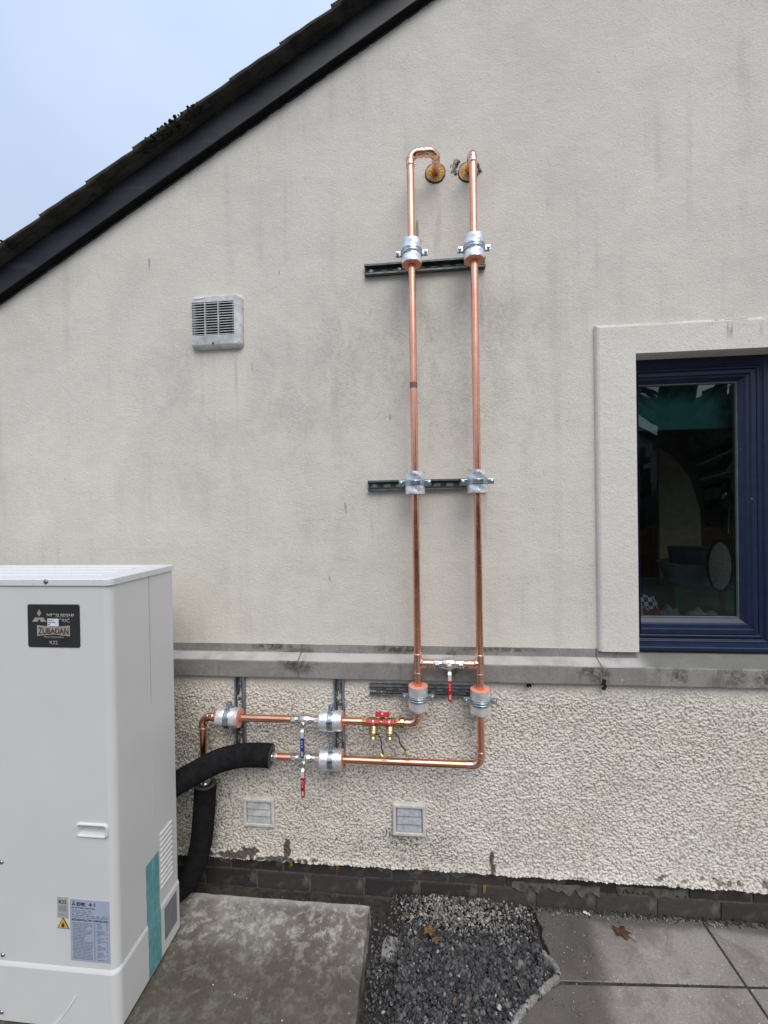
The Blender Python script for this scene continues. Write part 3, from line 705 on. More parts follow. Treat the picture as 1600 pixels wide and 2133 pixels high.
    for nm, arr in (('hollow',hol),('grime',gr),('moss',ms)):
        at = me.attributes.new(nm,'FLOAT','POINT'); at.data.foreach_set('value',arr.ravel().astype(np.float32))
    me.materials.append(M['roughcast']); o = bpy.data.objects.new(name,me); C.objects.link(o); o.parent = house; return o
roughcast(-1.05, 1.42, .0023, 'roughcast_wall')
MB().box(1.42,7,RY,.05,RZ0,RZ1).build('roughcast_wall', M['roughcast'], house)
MB().box(-2.5,-1.05,RY,.05,RZ0,RZ1).build('roughcast_wall', M['roughcast'], house)
MB().box(-1.05,1.42,-.022,.05,RZ0+.004,RZ1).build('roughcast_backing', M['mortar'], house)
# dark brick plinth: bricks one by one in front of recessed mortar
MB().box(-2.5,7,-.0045,.05,-.06,RZ0+.004).build('plinth_mortar', M['mortar'], house)
bm_ = []
for k in range(5):
    j = MB(); hx, hy, hz = .1075, .03, .0325
    b8 = [(sx*hx+rnd.uniform(-.0015,.0015), (-.009+rnd.uniform(-.0012,.0012)) if sy < 0 else .03, sz*hz+rnd.uniform(-.0015,.0015)) for sz in (-1,1) for sx,sy in ((-1,-1),(1,-1),(1,1),(-1,1))]
    o = j.hexa(b8).build('brick', M['brick'], house, .0025, 2); bm_.append(o)
first = set()
for c_, (zc, off) in enumerate(((.103,.0),(.028,.1125),(-.047,0))):
    for i in range(-9,9):
        x = -.03+i*.225+off
        if x < -1.9 or x > 1.75: continue
        p = rnd.randrange(5)
        if p in first: o = bm_[p].copy(); C.objects.link(o)
        else: o = bm_[p]; first.add(p)
        o.location = (x, rnd.uniform(-.001,.001), zc+rnd.uniform(-.001,.001)); o.rotation_euler = (0,rnd.uniform(-.006,.006),0)
for p in range(5):
    if p not in first: bm_[p].location = (-2.1-p*.225,0,.103)
# old render slopped over the bricks
def splat(x0, x1, z0, z1, seed, mat, name='render_splash', n=26, y=-.0125):
    q = random.Random(seed); v = []
    up = [(x0+(x1-x0)*i/n, z1-q.random()*.004) for i in range(n+1)]
    lo = [(x0+(x1-x0)*i/n, z0+(z1-z0)*(.55*q.random()**1.5+ .25*abs(math.sin(i*.7+seed)))) for i in range(n+1)]
    vs = [(x,y-.0015*q.random(),z) for x,z in up]+[(x,y-.0005,z) for x,z in lo]+[(x,y+.004,z-.001) for x,z in lo]
    fs = [(n+1+i,n+2+i,i+1,i) for i in range(n)]+[(2*(n+1)+i,2*(n+1)+i+1,n+2+i,n+1+i) for i in range(n)]
    return MB().add(vs, fs).build(name, mat, house)
splat(-.95,-.62,.095,.139,1,M['splash']); splat(-.62,-.36,.112,.139,2,M['splash']); splat(-.30,.30,.085,.139,3,M['splash'])
splat(.33,.66,.045,.098,4,M['splash']); splat(.72,.98,.062,.105,5,M['splash']); splat(-.2,.1,.105,.139,6,M['splash']); splat(.05,.5,.115,.139,7,M['splash']); splat(.95,1.4,.118,.139,8,M['splash']); splat(.5,.95,.12,.139,12,M['soilsplash']); splat(-.9,-.4,.122,.139,14,M['soilsplash'])
for i, (x, z) in enumerate(((-.555,.112),(-.362,.108),(.225,.06))):
    splat(x-.006,x+.006,z-.024,z+.02,9+i,M['ochre'],'ochre_stain',8,-.0165)

# roof: barge board, verge tiles one by one, deck behind them
S_ = Vector((1,0,.567)).normalized(); NV = Vector((-S_.z,0,S_.x))
bb = MB(); xs_ = [-2.75+k*.15 for k in range(37)]
def brd(mirror=False):
    f_ = (lambda x: x) if not mirror else (lambda x: 2*AX-x)
    vs = []
    xl = [x for x in xs_ if x < AX-.02]+[AX]
    for x in xl:
        w_ = .0012*math.sin(x*5)
        for y,z in ((-.034+w_*.5,zg(x)+.003+w_),(-.034,zg(x)+.118),(-.004,zg(x)+.118),(-.004,zg(x)+.003+w_)): vs.append((f_(x),y,z))
    n = len(xl)
    return vs, [(i*4+j,(i+1)*4+j,(i+1)*4+(j+1)%4,i*4+(j+1)%4)[::(1 if not mirror else -1)] for i in range(n-1) for j in range(4)]+[(0,1,2,3)]
MB().add(*brd()).build('barge_board', M['barge'], house, .002, 1)
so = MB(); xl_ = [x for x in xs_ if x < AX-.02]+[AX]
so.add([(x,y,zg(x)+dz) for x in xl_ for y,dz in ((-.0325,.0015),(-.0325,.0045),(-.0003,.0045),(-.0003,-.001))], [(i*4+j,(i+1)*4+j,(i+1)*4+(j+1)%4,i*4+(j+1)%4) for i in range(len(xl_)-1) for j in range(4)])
so.build('board_shade_strip', plain('board_shade_black', (.006,.006,.007), .85, spec=.15), house)  # added black strip: shade on the board's underside put into the colour
MB().add(*brd(True)).build('barge_board', M['barge'], house, .002, 1)
# rough render edge where wall meets board
b = MB()
for k in range(300):
    x = rnd.uniform(-1.95,.35); b.obox((x,-.004,zg(x)-rnd.uniform(0,.003)), S_, (0,1,0), NV, (rnd.uniform(.004,.02),.004,rnd.uniform(.001,.0035)))
tag(b.build('render_edge', M['barge'], house), kind='stuff')
mb = MB(); mb.box(0,.255,-.060,.36,-.013,.013)
gauge = .205
def verge_tile():
    t = MB(); L = .275; nseg = 6; vs = []
    for i in range(nseg+1):
        a = L*i/nseg
        topz = .004-.004*i/nseg; ro = rnd.uniform(-.0015,.0015)
        vs += [(a,-.09+ro,-.014),(a,-.091+ro,topz-.004),(a,-.086,topz),(a,.30,topz),(a,.30,-.014)]
    fs = [(i*5+j,(i+1)*5+j,(i+1)*5+(j+1)%5,i*5+(j+1)%5) for i in range(nseg) for j in range(5)]+[(4,3,2,1,0),tuple(range(nseg*5,nseg*5+5))]
    return t.add(vs, fs)
protos = []
for k in range(4):
    o = verge_tile().build('roof_tile', M['tile'], house, .002, 1); protos.append(o)
rows = []
for i in range(-6,20):
    x = -1.545+i*gauge
    if x > AX-.1: break
    o = protos[i%4] if i < -2 else protos[rnd.randrange(4)].copy()
    if i >= -2: C.objects.link(o)
    P = Vector((x,rnd.uniform(-.004,.004),3.668+.567*x+rnd.uniform(-.003,.003)))
    tilt = math.atan(.567)-.026
    o.location = P; o.rotation_euler = (rnd.uniform(-.02,.02),-tilt,0)
# mortar bedding under the verge tiles, deck behind
bd = MB(); xl = [-2.9+.05*k for k in range(111)]
vs = []
for x in xl:
    a = .006*rnd.random()
    for y,z in ((-.062+a,zg(x)+.116),(-.066+a,zg(x)+.134),(.02,zg(x)+.134),(.02,zg(x)+.116)): vs.append((x,y,z))
bd.add(vs, [(i*4+j,(i+1)*4+j,(i+1)*4+(j+1)%4,i*4+(j+1)%4) for i in range(len(xl)-1) for j in range(4)]+[(0,1,2,3)])
bd.build('verge_bedding', M['tile'], house)
dk = MB()
dk.add([(-2.9,.02,zg(-2.9)+.13),(AX,.02,zg(AX)+.13),(AX,6,zg(AX)+.13),(-2.9,6,zg(-2.9)+.13)], [(0,1,2,3)])
dk.add([(AX,-.08,zg(AX)+.13),(RX+.4,-.08,zroof(RX+.4)+.13),(RX+.4,6,zroof(RX+.4)+.13),(AX,6,zg(AX)+.13)], [(0,1,2,3)])
dk.build('roof_deck', M['tile'], house)
b = MB()
def clump(x, r, n_):
    for k in range(n_*4):
        xx = x+rnd.gauss(0,r); s_ = rnd.uniform(.0025,.0065); zz = 3.676+.567*xx+rnd.uniform(-.03,.003)
        t = (1+5**.5)/2
        b.lathe((xx,-.085+rnd.uniform(-.008,.02),zz-s_), (rnd.uniform(-.3,.3),rnd.uniform(-.3,.3),1), [(0,s_*1.1),(s_*.6,s_*1.2),(s_*1.2,s_*.8),(s_*1.45,s_*.2)], 7, False)
clump(-1.02,.04,16); clump(-.93,.035,13); clump(-.86,.02,4); clump(-1.71,.03,4)
tag(b.build('roof_moss', M['moss'], house), kind='stuff')

# window (frame, sash, pane, sill)
win = bpy.data.objects.new('window', None); C.objects.link(win); win.parent = house
YW = .055
fr_ = MB().ring(OX0-.012, 1.345, OZ0+.012, OZ1+.004, [(0,YW+.06),(0,YW),(.030,YW),(.034,YW+.007),(.040,YW+.007),(.045,YW+.002),(.051,YW+.002),(.056,YW+.010),(.056,YW+.05)])
fr_.build('window_frame', M['navy'], win, .0012, 1)
sa = MB()     # a wider bottom rail and a slimmer left stile
def rect4(l, r, b_, t_, y): return [(OX0+l,y,OZ0+b_),(r,y,OZ0+b_),(r,y,OZ1-t_),(OX0+l,y,OZ1-t_)]
R_ = [rect4(.0445,1.2885,.0685,.0525,YW+.05),rect4(.0445,1.2885,.0685,.0525,YW+.004),rect4(.0455,1.272,.085,.066,YW+.004),rect4(.046,1.268,.089,.069,YW+.010),rect4(.047,1.258,.103,.077,YW+.011),rect4(.048,1.253,.108,.081,YW+.018),rect4(.050,1.240,.124,.090,YW+.031),rect4(.050,1.240,.124,.090,YW+.05)]
for a_, b_ in zip(R_, R_[1:]): sa.add(a_+b_, [(k,(k+1)%4,4+(k+1)%4,4+k) for k in range(4)])
# the left stile is slimmer: shift its inner edges
sa.build('sash', M['navy'], win, .0012, 1)
GX0, GX1, GZ0, GZ1 = OX0+.050, 1.238, OZ0+.126, OZ1-.092
MB().ring(GX0-.002, GX1+.002, GZ0-.002, GZ1+.002, [(0,YW+.030),(.004,YW+.029),(.006,YW+.034),(.006,YW+.05)]).build('gasket', M['gasket'], win)
MB().box(GX0,GX1,YW+.036,YW+.040,GZ0,GZ1).build('pane', M['glass'], win)
# second light of the window, running out of the picture
MB().ring(1.348, 2.27, OZ0+.012, OZ1+.004, [(0,YW+.06),(0,YW-.004),(.030,YW-.004),(.034,YW+.004),(.056,YW+.006),(.056,YW+.05)]).build('window_frame', M['navy'], win, .0012, 1)
MB().box(1.40,2.21,YW+.036,YW+.040,OZ0+.066,OZ1-.050).build('pane', M['glass'], win)
sb = MB()
sp_ = [(YW+.055,OZ0+.0115),(YW+.055,OZ0+.036),(YW-.003,OZ0+.0345),(YW-.030,OZ0+.0280),(YW-.033,OZ0+.026),(YW-.033,OZ0+.0125),(YW-.029,OZ0+.0105)]
sb.add([(x,y,z) for x in (OX0+.0015,2.248) for y,z in sp_], [(j,7+j,7+(j+1)%7,(j+1)%7) for j in range(7)]+[tuple(range(7)),tuple(reversed(range(7,14)))])
sb.build('window_sill', M['navy'], win, .0012, 1)
# the room behind: open towards the window only
rm = MB()
a0,a1,b0_,b1_,c0,c1 = OX0-.6, 3.3, .22, 3.2, .25, 2.6
rm.add([(a0,b0_,c0),(a1,b0_,c0),(a1,b1_,c0),(a0,b1_,c0),(a0,b0_,c1),(a1,b0_,c1),(a1,b1_,c1),(a0,b1_,c1)], [(0,1,2,3),(7,6,5,4),(1,5,6,2),(3,2,6,7),(0,3,7,4)])
rm.add([(a0,.22,c0),(OX0,.22,c0),(OX0,.22,c1),(a0,.22,c1),(OX1,.22,c0),(a1,.22,c0),(a1,.22,c1),(OX1,.22,c1),(OX0,.22,OZ1),(OX1,.22,OZ1),(OX0,.22,OZ0+.05),(OX1,.22,OZ0+.05)], [(0,1,2,3),(4,5,6,7),(8,9,7,2),(1,4,11,10)])
rm.build('room', M['room'], house)
MB().box(OX0+.001,2.249,YW+.07,.36,OZ0+.055,OZ0+.079).build('inner_sill', plain('sill_board', (.20,.13,.07), .6), house)

# ------------------------------------------------------------------ things inside the window
SZ = OZ0+.079
def tex2(n, c, r=.85, **k): return plain(n, c, r, **k)
tag(MB().box(.80,2.2,.165,.172,1.873,2.12).build('roller_blind', tex2('teal_cloth', (.07,.27,.25))), 'teal roller blind half lowered behind the window glass', 'blind')
def cloth(name, cx, cy, rx, ry, h, mat, seed, label):
    n = 22; q = np.random.default_rng(seed); v = []; 
    for i in range(n+1):
        for j in range(n+1):
            u, t = i/n*2-1, j/n*2-1; e = max(0,1-(u*u)**1.6)*max(0,1-(t*t)**1.6)
            x, y = cx+rx*u, cy+ry*t
            z = h*e*(.45+.9*float(vnoise(np.array(u*1.2+seed+9.),np.array(t*1.2+9.),2.2,seed))) + .008*math.sin(u*9+seed)*e
            v.append((x,y,SZ+.002+max(0,z)))
    f = [(i*(n+1)+j,(i+1)*(n+1)+j,(i+1)*(n+1)+j+1,i*(n+1)+j+1) for i in range(n) for j in range(n)]
    o = MB().add(v, f, True).build(name, mat); tag(o, label, 'clothing', 'clothes heaped on the inner window sill')
m = MT('checked_cloth', .9); ck = m.n('TexChecker'); ck.inputs['Scale'].default_value = 55; ck.inputs[1].default_value = (.75,.77,.82,1); ck.inputs[2].default_value = (.05,.06,.14,1); m.l(m.co(), ck.inputs[0]); m.color(ck.outputs[0])
cloth('garment', .895,.20,.055,.05,.085, tex2('pale_grey_cloth',(.60,.65,.70)), 2, 'pale grey garment at the left of the clothes behind the window')
cloth('garment', .965,.25,.075,.06,.115, m.m, 4, 'navy and white checked garment heaped behind the window glass')
cloth('garment', .955,.17,.055,.03,.05, tex2('crimson_cloth',(.50,.03,.08)), 5, 'crimson garment at the front of the clothes behind the window')
cloth('garment', .90,.30,.05,.04,.15, tex2('orange_cloth',(.40,.09,.03)), 6, 'orange garment at the back of the clothes behind the window')
cloth('garment', 1.06,.24,.06,.05,.045, tex2('slate_cloth',(.30,.35,.45)), 7, 'slate blue garment lying flat in the middle of the window sill')
cloth('garment', 1.17,.19,.075,.04,.045, tex2('grey_pink_cloth',(.60,.52,.54)), 8, 'folded grey and pink garment at the right of the window sill')
tub = thing('storage_crate', 'green plastic crate standing behind the lower right of the window glass', 'crate', (1.42,.55,SZ-.08))
MB().box(1.20,1.72,.42,.72,SZ-.02,SZ+.10).build('crate_body', tex2('green_plastic',(.02,.16,.06),.5), tub, .01)
MB().ring(1.19,1.73,SZ-.03,SZ+.112,[(0,.41),(.0,.405),(.012,.405),(.012,.418)]).build('crate_rim', tex2('green_plastic_rim',(.03,.19,.08),.5), tub)
wb = thing('washing_up_bowl', 'white plastic bowl on the green crate behind the glass', 'bowl', (1.36,.58,SZ+.10))
MB().lathe((1.36,.58,SZ+.101),(0,0,1),[(0,.10),(.095,.135),(.10,.142),(.103,.136),(.01,.095)],28,False).build('bowl', tex2('white_plastic',(.50,.55,.60),.4), wb)
MB().lathe((1.36,.58,SZ+.108),(0,0,1),[(0,.09),(.003,.09)],28).build('bowl_base', tex2('white_plastic_b',(.5,.55,.6),.4), wb)
bt = thing('plastic_tub', 'blue plastic tub standing inside the white bowl behind the glass', 'tub', (1.37,.58,SZ+.2))
MB().lathe((1.37,.58,SZ+.115),(0,0,1),[(0,.08),(.155,.10),(.16,.105),(.163,.098)],24).build('tub_body', tex2('blue_plastic',(.02,.10,.22),.4), bt)
ball = thing('racket', 'white strung racket head with black frame leaning behind the window glass', 'racket', (1.35,.36,SZ+.11))
rp = [(1.345+.055*math.cos(a), .34, SZ+.215+.115*math.sin(a)) for a in [2*math.pi*k/32 for k in range(33)]]
MB().tube(rp, .006, 8, False).build('racket_frame', M['black'], ball)
MB().add([(1.345+.05*math.cos(a),.342,SZ+.215+.11*math.sin(a)) for a in [2*math.pi*k/32 for k in range(32)]]+[(1.345+.05*math.cos(a),.346,SZ+.215+.11*math.sin(a)) for a in [2*math.pi*k/32 for k in range(32)]],
    [tuple(range(32)),tuple(reversed(range(32,64)))]).build('string_bed', tex2('pale_weave',(.78,.78,.74),.8,var=.25,scale=120), ball)
MB().tube([(1.345,.34,SZ+.10),(1.35,.33,SZ+.01)], .009, 8).build('racket_handle', M['black'], ball)
ub = MB()
pts_ = [(1.42,1.03+.03),(1.62,1.06),(1.66,1.30),(1.655,1.52),(1.60,1.72),(1.50,1.86),(1.42,1.90)]
ub.prism(pts_, .95, .97); tag(ub.build('leaning_board', tex2('tan_board',(.50,.37,.24),.7), None, .004), 'tall tan board with a curved edge inside the dark room', 'board')
cbn = thing('cabinet', 'brown wooden cabinet in the dark room behind the window', 'cabinet', (1.5,1.6,.3))
MB().box(1.1,2.0,1.3,1.7,.25,1.44).build('carcass', tex2('brown_wood',(.11,.065,.035),.6,var=.3), cbn, .005)
for xx in (1.12,1.565): MB().box(xx,xx+.425,1.28,1.2985,.29,1.41).build('door', tex2('brown_wood_door',(.13,.075,.04),.6,var=.3), cbn, .004)
hk = MB().tube(smoothpath([(1.275,.15,1.565),(1.262,.15,1.56),(1.252,.15,1.535),(1.250,.15,1.50),(1.249,.15,1.44)],6), .0022, 8)
tag(hk.build('wire_hook', M['steel']), 'thin bright wire hook hanging at the right edge of the window glass', 'hook')

# ------------------------------------------------------------------ strut rails
def channel(L, hw=.0205, dep=.021, slots=True):
    """slotted C-channel along +x from 0, open side towards -y, back at y=0"""
    b = MB(); t = .0022
    def bar(y0,y1,z0,z1,x0=0,x1=L): b.box(x0,x1,y0,y1,z0,z1)
    bar(-dep,-.0002,hw-t,hw); bar(-dep,-.0002,-hw,-hw+t)                      # sides
    for s_ in (1,-1):
        z0, z1 = sorted((s_*(hw-t),s_*(hw-.0095))); bar(-dep,-dep+t,z0,z1)         # lips
        z0, z1 = sorted((s_*(hw-.0095),s_*(hw-.0095+t))); bar(-dep,-dep+.006,z0,z1)  # returns
    sl_h = .0065
    for s_ in (1,-1):
        z0, z1 = sorted((s_*(hw-t),s_*sl_h)); bar(-t,-.0002,z0,z1)
    x = 0
    p = .012
    while x < L:
        x1 = min(L, x+p); bar(-t,-.0002,-sl_h,sl_h,x,x1); x = x1+.028; p = .022
    return b
def rail(x, y, z, L, rz, mat, label, bolts):
    t = thing('strut_rail', label, 'strut rail', (x,y,z), 'slotted steel strut rails on the wall')
    t.rotation_euler = (0,rz,0)
    me = channel(L).build('channel', mat); me.parent = t
    for bx in bolts:
        b = MB().lathe((bx,-.0022,0),(0,-1,0),[(0,.0115),(.0015,.0115),(.0015,.0068),(.0075,.0068)],6,True,False)
        b.lathe((bx,-.0018,0),(0,-1,0),[(0,.0125),(.0014,.0125)],18)
        o = b.build('wall_bolt', M['galv']); o.parent = t
    return t
rail(-.2125,0,2.517,.475,.0,M['galv_dark'],'dark slotted strut rail at the top of the two risers',(.026,.14,.40))
rail(-.2125,0,1.6555,.472,.0,M['galv_dark'],'dark slotted strut rail halfway up the two risers',(.026,.40))
LY = -.0305
rail(-.2145,LY,.8505,.44,.0,M['galv'],'grey strut rail tucked under the stone ledge behind the lowest clamps',(.03,))
rail(-.7475,LY,.8885,.335,math.radians(90),M['galv'],'upright strut rail behind the clamp nearest the heat pump',(.03,))
rail(-.3375,LY,.8885,.345,math.radians(90),M['galv'],'upright strut rail behind the two stacked clamps beside the valves',(.03,.17))

# ------------------------------------------------------------------ pipe clamps
def make_clamp(wall_gap):
    """axis along z, wall towards +y; wall_gap = distance from the axis to the rail front"""
    t = bpy.data.objects.new('pipe_clamp', None); C.objects.link(t); t.empty_display_size = .03
    b = MB(); b.lathe((0,0,-.0435),(0,0,1),[(0,.0145),(0,.0362),(.087,.0362),(.087,.0145)],40,False,False)
    ins = b.build('insulation', M['foam_end'], t)
    f_ = MB(); seg = 56; rows = 18; vs = []
    for i in range(rows+1):
        for k in range(seg):
            a = 2*math.pi*k/seg; z = -.042+.084*i/rows
            r = .0372+.0007*math.sin(3*a+i*.8)+rnd.uniform(-.00035,.00035)-.0009*math.exp(-((z)/.012)**2)
            if abs(a-math.pi*1.5) < .08: r += .0009
            vs.append((r*math.cos(a),r*math.sin(a),z+(.0009*math.sin(5*a)+.0006*math.sin(11*a) if i in (0,rows) else 0)))
    fs = [(i*seg+k,i*seg+(k+1)%seg,(i+1)*seg+(k+1)%seg,(i+1)*seg+k) for i in range(rows) for k in range(seg)]
    f_.add(vs, fs, True).build('foil_sleeve', M['foil'], t)
    bd_ = MB().lathe((0,0,-.0105),(0,0,1),[(0,.0370),(0,.0392),(.003,.0397),(.0045,.0415),(.0075,.0415),(.009,.0397),(.012,.0397),(.0135,.0415),(.0165,.0415),(.018,.0397),(.021,.0392),(.021,.0370)],56,False)
    bd_.build('clamp_band', M['zinc'], t, 0)
    for s_ in (1,-1):
        e = MB()
        for y0 in (-.0062,.0034): e.box(min(s_*.038,s_*.0605),max(s_*.038,s_*.0605),y0,y0+.0026,-.0095,.0095)
        ear = e.build('clamp_ear', M['zinc'], t, .0012, 2)
        sc = MB().lathe((s_*.0525,-.0063,0),(0,-1,0),[(0,.0058),(.0012,.0062),(.0042,.0056),(.0052,.0030),(.0040,.0026)],16,True)
        sc.lathe((s_*.0525,-.004,0),(0,1,0),[(0,.0028),(.020,.0028)],10).lathe((s_*.0525,.0062,0),(0,1,0),[(0,.0062),(.0055,.0062)],6,True,False)
        sc.build('clamp_screw', M['zinc'], ear)
    bs = MB().lathe((0,.0395,0),(0,1,0),[(0,.0085),(.008,.0085)],6,True,False)
    bs.lathe((0,.044,0),(0,1,0),[(0,.0045),(wall_gap-.044+.012,.0045)],12)
    bs.build('boss', M['zinc'], t)
    pl = MB().box(-.017,.017,wall_gap-.0045,wall_gap-.0003,-.0195,.0195); pl.lathe((0,wall_gap-.0045,0),(0,-1,0),[(0,.0085),(.006,.0085)],6,True,False)
    pl.build('rail_plate', M['zinc'], t, .001, 1)
    return t
PY = -.100
LX, RXX = -.0225, .2075          # the two risers
Z1, Z2 = .7500, .6010            # the two horizontal runs
far = make_clamp(.100-.0213); near = make_clamp(.100+LY-.0213)
specs = [(far,LX,2.517,0,.3,'foil wrapped pipe clamp on the left riser, on the top rail'),(far,RXX,2.517,0,2.1,'foil wrapped pipe clamp on the right riser, on the top rail'),
 (far,LX,1.6575,0,0,'foil wrapped pipe clamp on the left riser, on the middle rail'),(far,RXX,1.6575,0,0,'foil wrapped pipe clamp on the right riser, on the middle rail'),
 (near,LX,.8505,0,0,'foil wrapped pipe clamp on the left riser, just under the stone ledge'),(near,RXX,.8425,0,0,'foil wrapped pipe clamp on the right riser, just under the stone ledge'),
 (near,-.7665,Z1,1,0,'foil wrapped pipe clamp nearest the white heat pump, on the upper horizontal pipe'),(near,-.3580,Z1,1,0,'foil wrapped pipe clamp on the upper pipe beside the brass valve'),
 (near,-.3590,Z2,1,0,'foil wrapped pipe clamp on the lower horizontal pipe, beneath another clamp')]
used = set()
for i, (pr_, x, z, hor, rz, lab) in enumerate(specs):
    o = pr_ if id(pr_) not in used else copy_tree(pr_); used.add(id(pr_))
    o.location = (x,PY,z); o.rotation_euler = (0,math.radians(90) if hor else 0,0)
    tag(o, lab, 'pipe clamp', 'foil wrapped pipe clamps')
    # plates of the horizontal clamps sit on the upright rail beside the clamp centre

# ------------------------------------------------------------------ copper pipework
PR = .0138
def pipe(parent, a, b, t0=0, t1=0, r=PR, name='pipe', m='copper'):
    a, b = Vector(a), Vector(b); d = (b-a).normalized(); a += d*t0; b -= d*t1; n = max(2,int((b-a).length/.12))
    return MB().tube([a.lerp(b,i/n) for i in range(n+1)], r, 28).build(name, M[m], parent)
def elbow(parent, c, d0, d1, R=.030, sock=.020):
    """fitting at corner c; d0,d1 point away from the corner along the two pipes"""
    c = Vector(c); d0 = Vector(d0); d1 = Vector(d1)
    path = fillet([c+d0*(R+sock),c,c+d1*(R+sock)], R, 12)
    o = MB().tube(path, .0156, 28).build('elbow', M['fitting'], parent)
    for p, d in ((path[0],d0),(path[-1],d1)):
        MB().lathe(p-d*.005, d, [(0,.0157),(.001,.0170),(.004,.0172),(.0055,.0166),(.0065,.0139)], 28, False).build('solder_ring', M['solder'], o)
        MB().lathe(p-d*.022, d, [(0,.0157),(.0012,.0163),(.0024,.0157)], 28, False).build('bead', M['fitting'], o)
    return o
def tee(parent, c, branch):
    c = Vector(c); b = MB().tube([c+Vector((0,0,-.036)),c+Vector((0,0,.036))], .0157, 28)
    o = b.build('tee', M['fitting'], parent); br = Vector(branch)
    MB().lathe(c+br*.008, br, [(0,.0165),(.010,.0190),(.014,.0160),(.016,.0156),(.034,.0156)], 28).build('tee_branch', M['fitting'], o)
    for p, d in ((c+Vector((0,0,.036)),Vector((0,0,1))),(c-Vector((0,0,.036)),Vector((0,0,-1))),(c+br*.042,br)):
        MB().lathe(p-d*.004, d, [(0,.0157),(.001,.0170),(.004,.0172),(.0055,.0166),(.0065,.0139)], 28, False).build('solder_ring', M['solder'], o)
    MB().lathe(c+br*.028, br, [(0,.0157),(.0015,.0166),(.003,.0157)], 28, False).build('bead', M['fitting'], o)
    return o
X_,Y_,Z_ = Vector((1,0,0)),Vector((0,1,0)),Vector((0,0,1))
TEE = .978
cl = thing('copper_pipe', 'copper pipe run with the left riser, hooking over at its top into the wall', 'copper pipe', (LX,PY,Z1), 'copper pipe runs on the wall')
HX = .0745
pipe(cl,(LX,PY,Z1),(LX,PY,2.8885),.04,.035); elbow(cl,(LX,PY,2.8885),-Z_,X_,.030,.016); elbow(cl,(HX,PY,2.8885),-X_,Y_,.032,.010)
pipe(cl,(LX,PY,2.8885),(HX,PY,2.8885),.035,.035); pipe(cl,(HX,PY,2.8885),(HX,.06,2.8885),.035)
tee(cl,(LX,PY,TEE),(1,0,0)); pipe(cl,(LX,PY,TEE),(.066,PY,TEE))
elbow(cl,(LX,PY,Z1),Z_,-X_,.034,.012)
VX = -.1625                                   # centre of the brass filling valve
pipe(cl,(LX,PY,Z1),(VX+.05,PY,Z1),.04); pipe(cl,(VX-.05,PY,Z1),(-.425,PY,Z1)); pipe(cl,(-.495,PY,Z1),(-.8765,PY,Z1),0,.036)
elbow(cl,(-.8765,PY,Z1),X_,-Z_,.032,.014); pipe(cl,(-.8765,PY,Z1),(-.874,PY,.515),.036)
cr = thing('copper_pipe', 'copper pipe run with the straight right riser, turning left at its foot', 'copper pipe', (RXX,PY,Z2), 'copper pipe runs on the wall')
pipe(cr,(RXX,PY,Z2),(RXX,PY,2.881),.04,.038); elbow(cr,(RXX,PY,2.881),-Z_,Y_,.034,.014); pipe(cr,(RXX,PY,2.881),(RXX,.06,2.881),.038)
tee(cr,(RXX,PY,TEE),(-1,0,0)); pipe(cr,(RXX,PY,TEE),(.12,PY,TEE)); elbow(cr,(RXX,PY,Z2),Z_,-X_,.036,.016)
pipe(cr,(RXX,PY,Z2),(-.425,PY,Z2),.04); pipe(cr,(-.495,PY,Z2),(-.578,PY,Z2))
# pale tape mark on the left riser, a small oxide spot on the right one
MB().lathe((LX,PY,2.012),(0,0,1),[(0,.01385),(0,.01405),(.022,.01405),(.022,.01385)],28,False).build('pipe_mark', plain('purple_print',(.22,.12,.13),.5,.3), cl)
# holes in the wall with foam collars
for x, z, lab in ((HX,2.8885,'orange foam collar in the hole where the left pipe enters the wall'),(RXX-.004,2.881,'orange foam collar in the hole behind the right pipe')):
    t = thing('pipe_collar', lab, 'collar', (x,0,z), 'foam collars where the pipes enter the wall')
    for nm, mt, r0, r1, y in (('hole_rim','hole',.036,.0405,-.0035),('foam_plug','collar',.0139,.0365,-.006)):
        n = 36; vs = []
        for k in range(n):
            a = 2*math.pi*k/n; j = rnd.uniform(-.0012,.0012)
            vs += [(x+r0*math.cos(a),y-(0 if nm=='hole_rim' else rnd.uniform(0,.003)),z+r0*math.sin(a)),(x+(r1+j)*math.cos(a),y+.001,z+(r1+j)*math.sin(a)),(x+(r1+j)*math.cos(a),.002,z+(r1+j)*math.sin(a))]
        fs = [(3*k+1,3*k,(3*k+3)%(3*n),(3*k+4)%(3*n)) for k in range(n)]+[(3*k+2,3*k+1,(3*k+4)%(3*n),(3*k+5)%(3*n)) for k in range(n)]
        MB().add(vs, fs).build(nm, M[mt], t)
# crumbled render beside the right-hand hole
b = MB()
for k in range(120):
    a = rnd.uniform(2.3,3.5); r_ = .043+abs(rnd.gauss(0,.010)); b.obox((RXX-.006+r_*math.cos(a),-.0008,2.882+r_*math.sin(a)+.010),(1,0,.3),(0,1,0),(-.3,0,1),(rnd.uniform(.0008,.0035),.0012,rnd.uniform(.0008,.002)))
for k in range(50):
    a = rnd.uniform(-.2,.9); r_ = .042+abs(rnd.gauss(0,.004)); b.obox((RXX-.004+r_*math.cos(a),-.0008,2.881+r_*math.sin(a)),(1,0,.3),(0,1,0),(-.3,0,1),(rnd.uniform(.0008,.002),.0012,rnd.uniform(.0008,.004)))
tag(b.build('render_crumbs', plain('exposed_render',(.36,.335,.31),.95), house), kind='stuff')

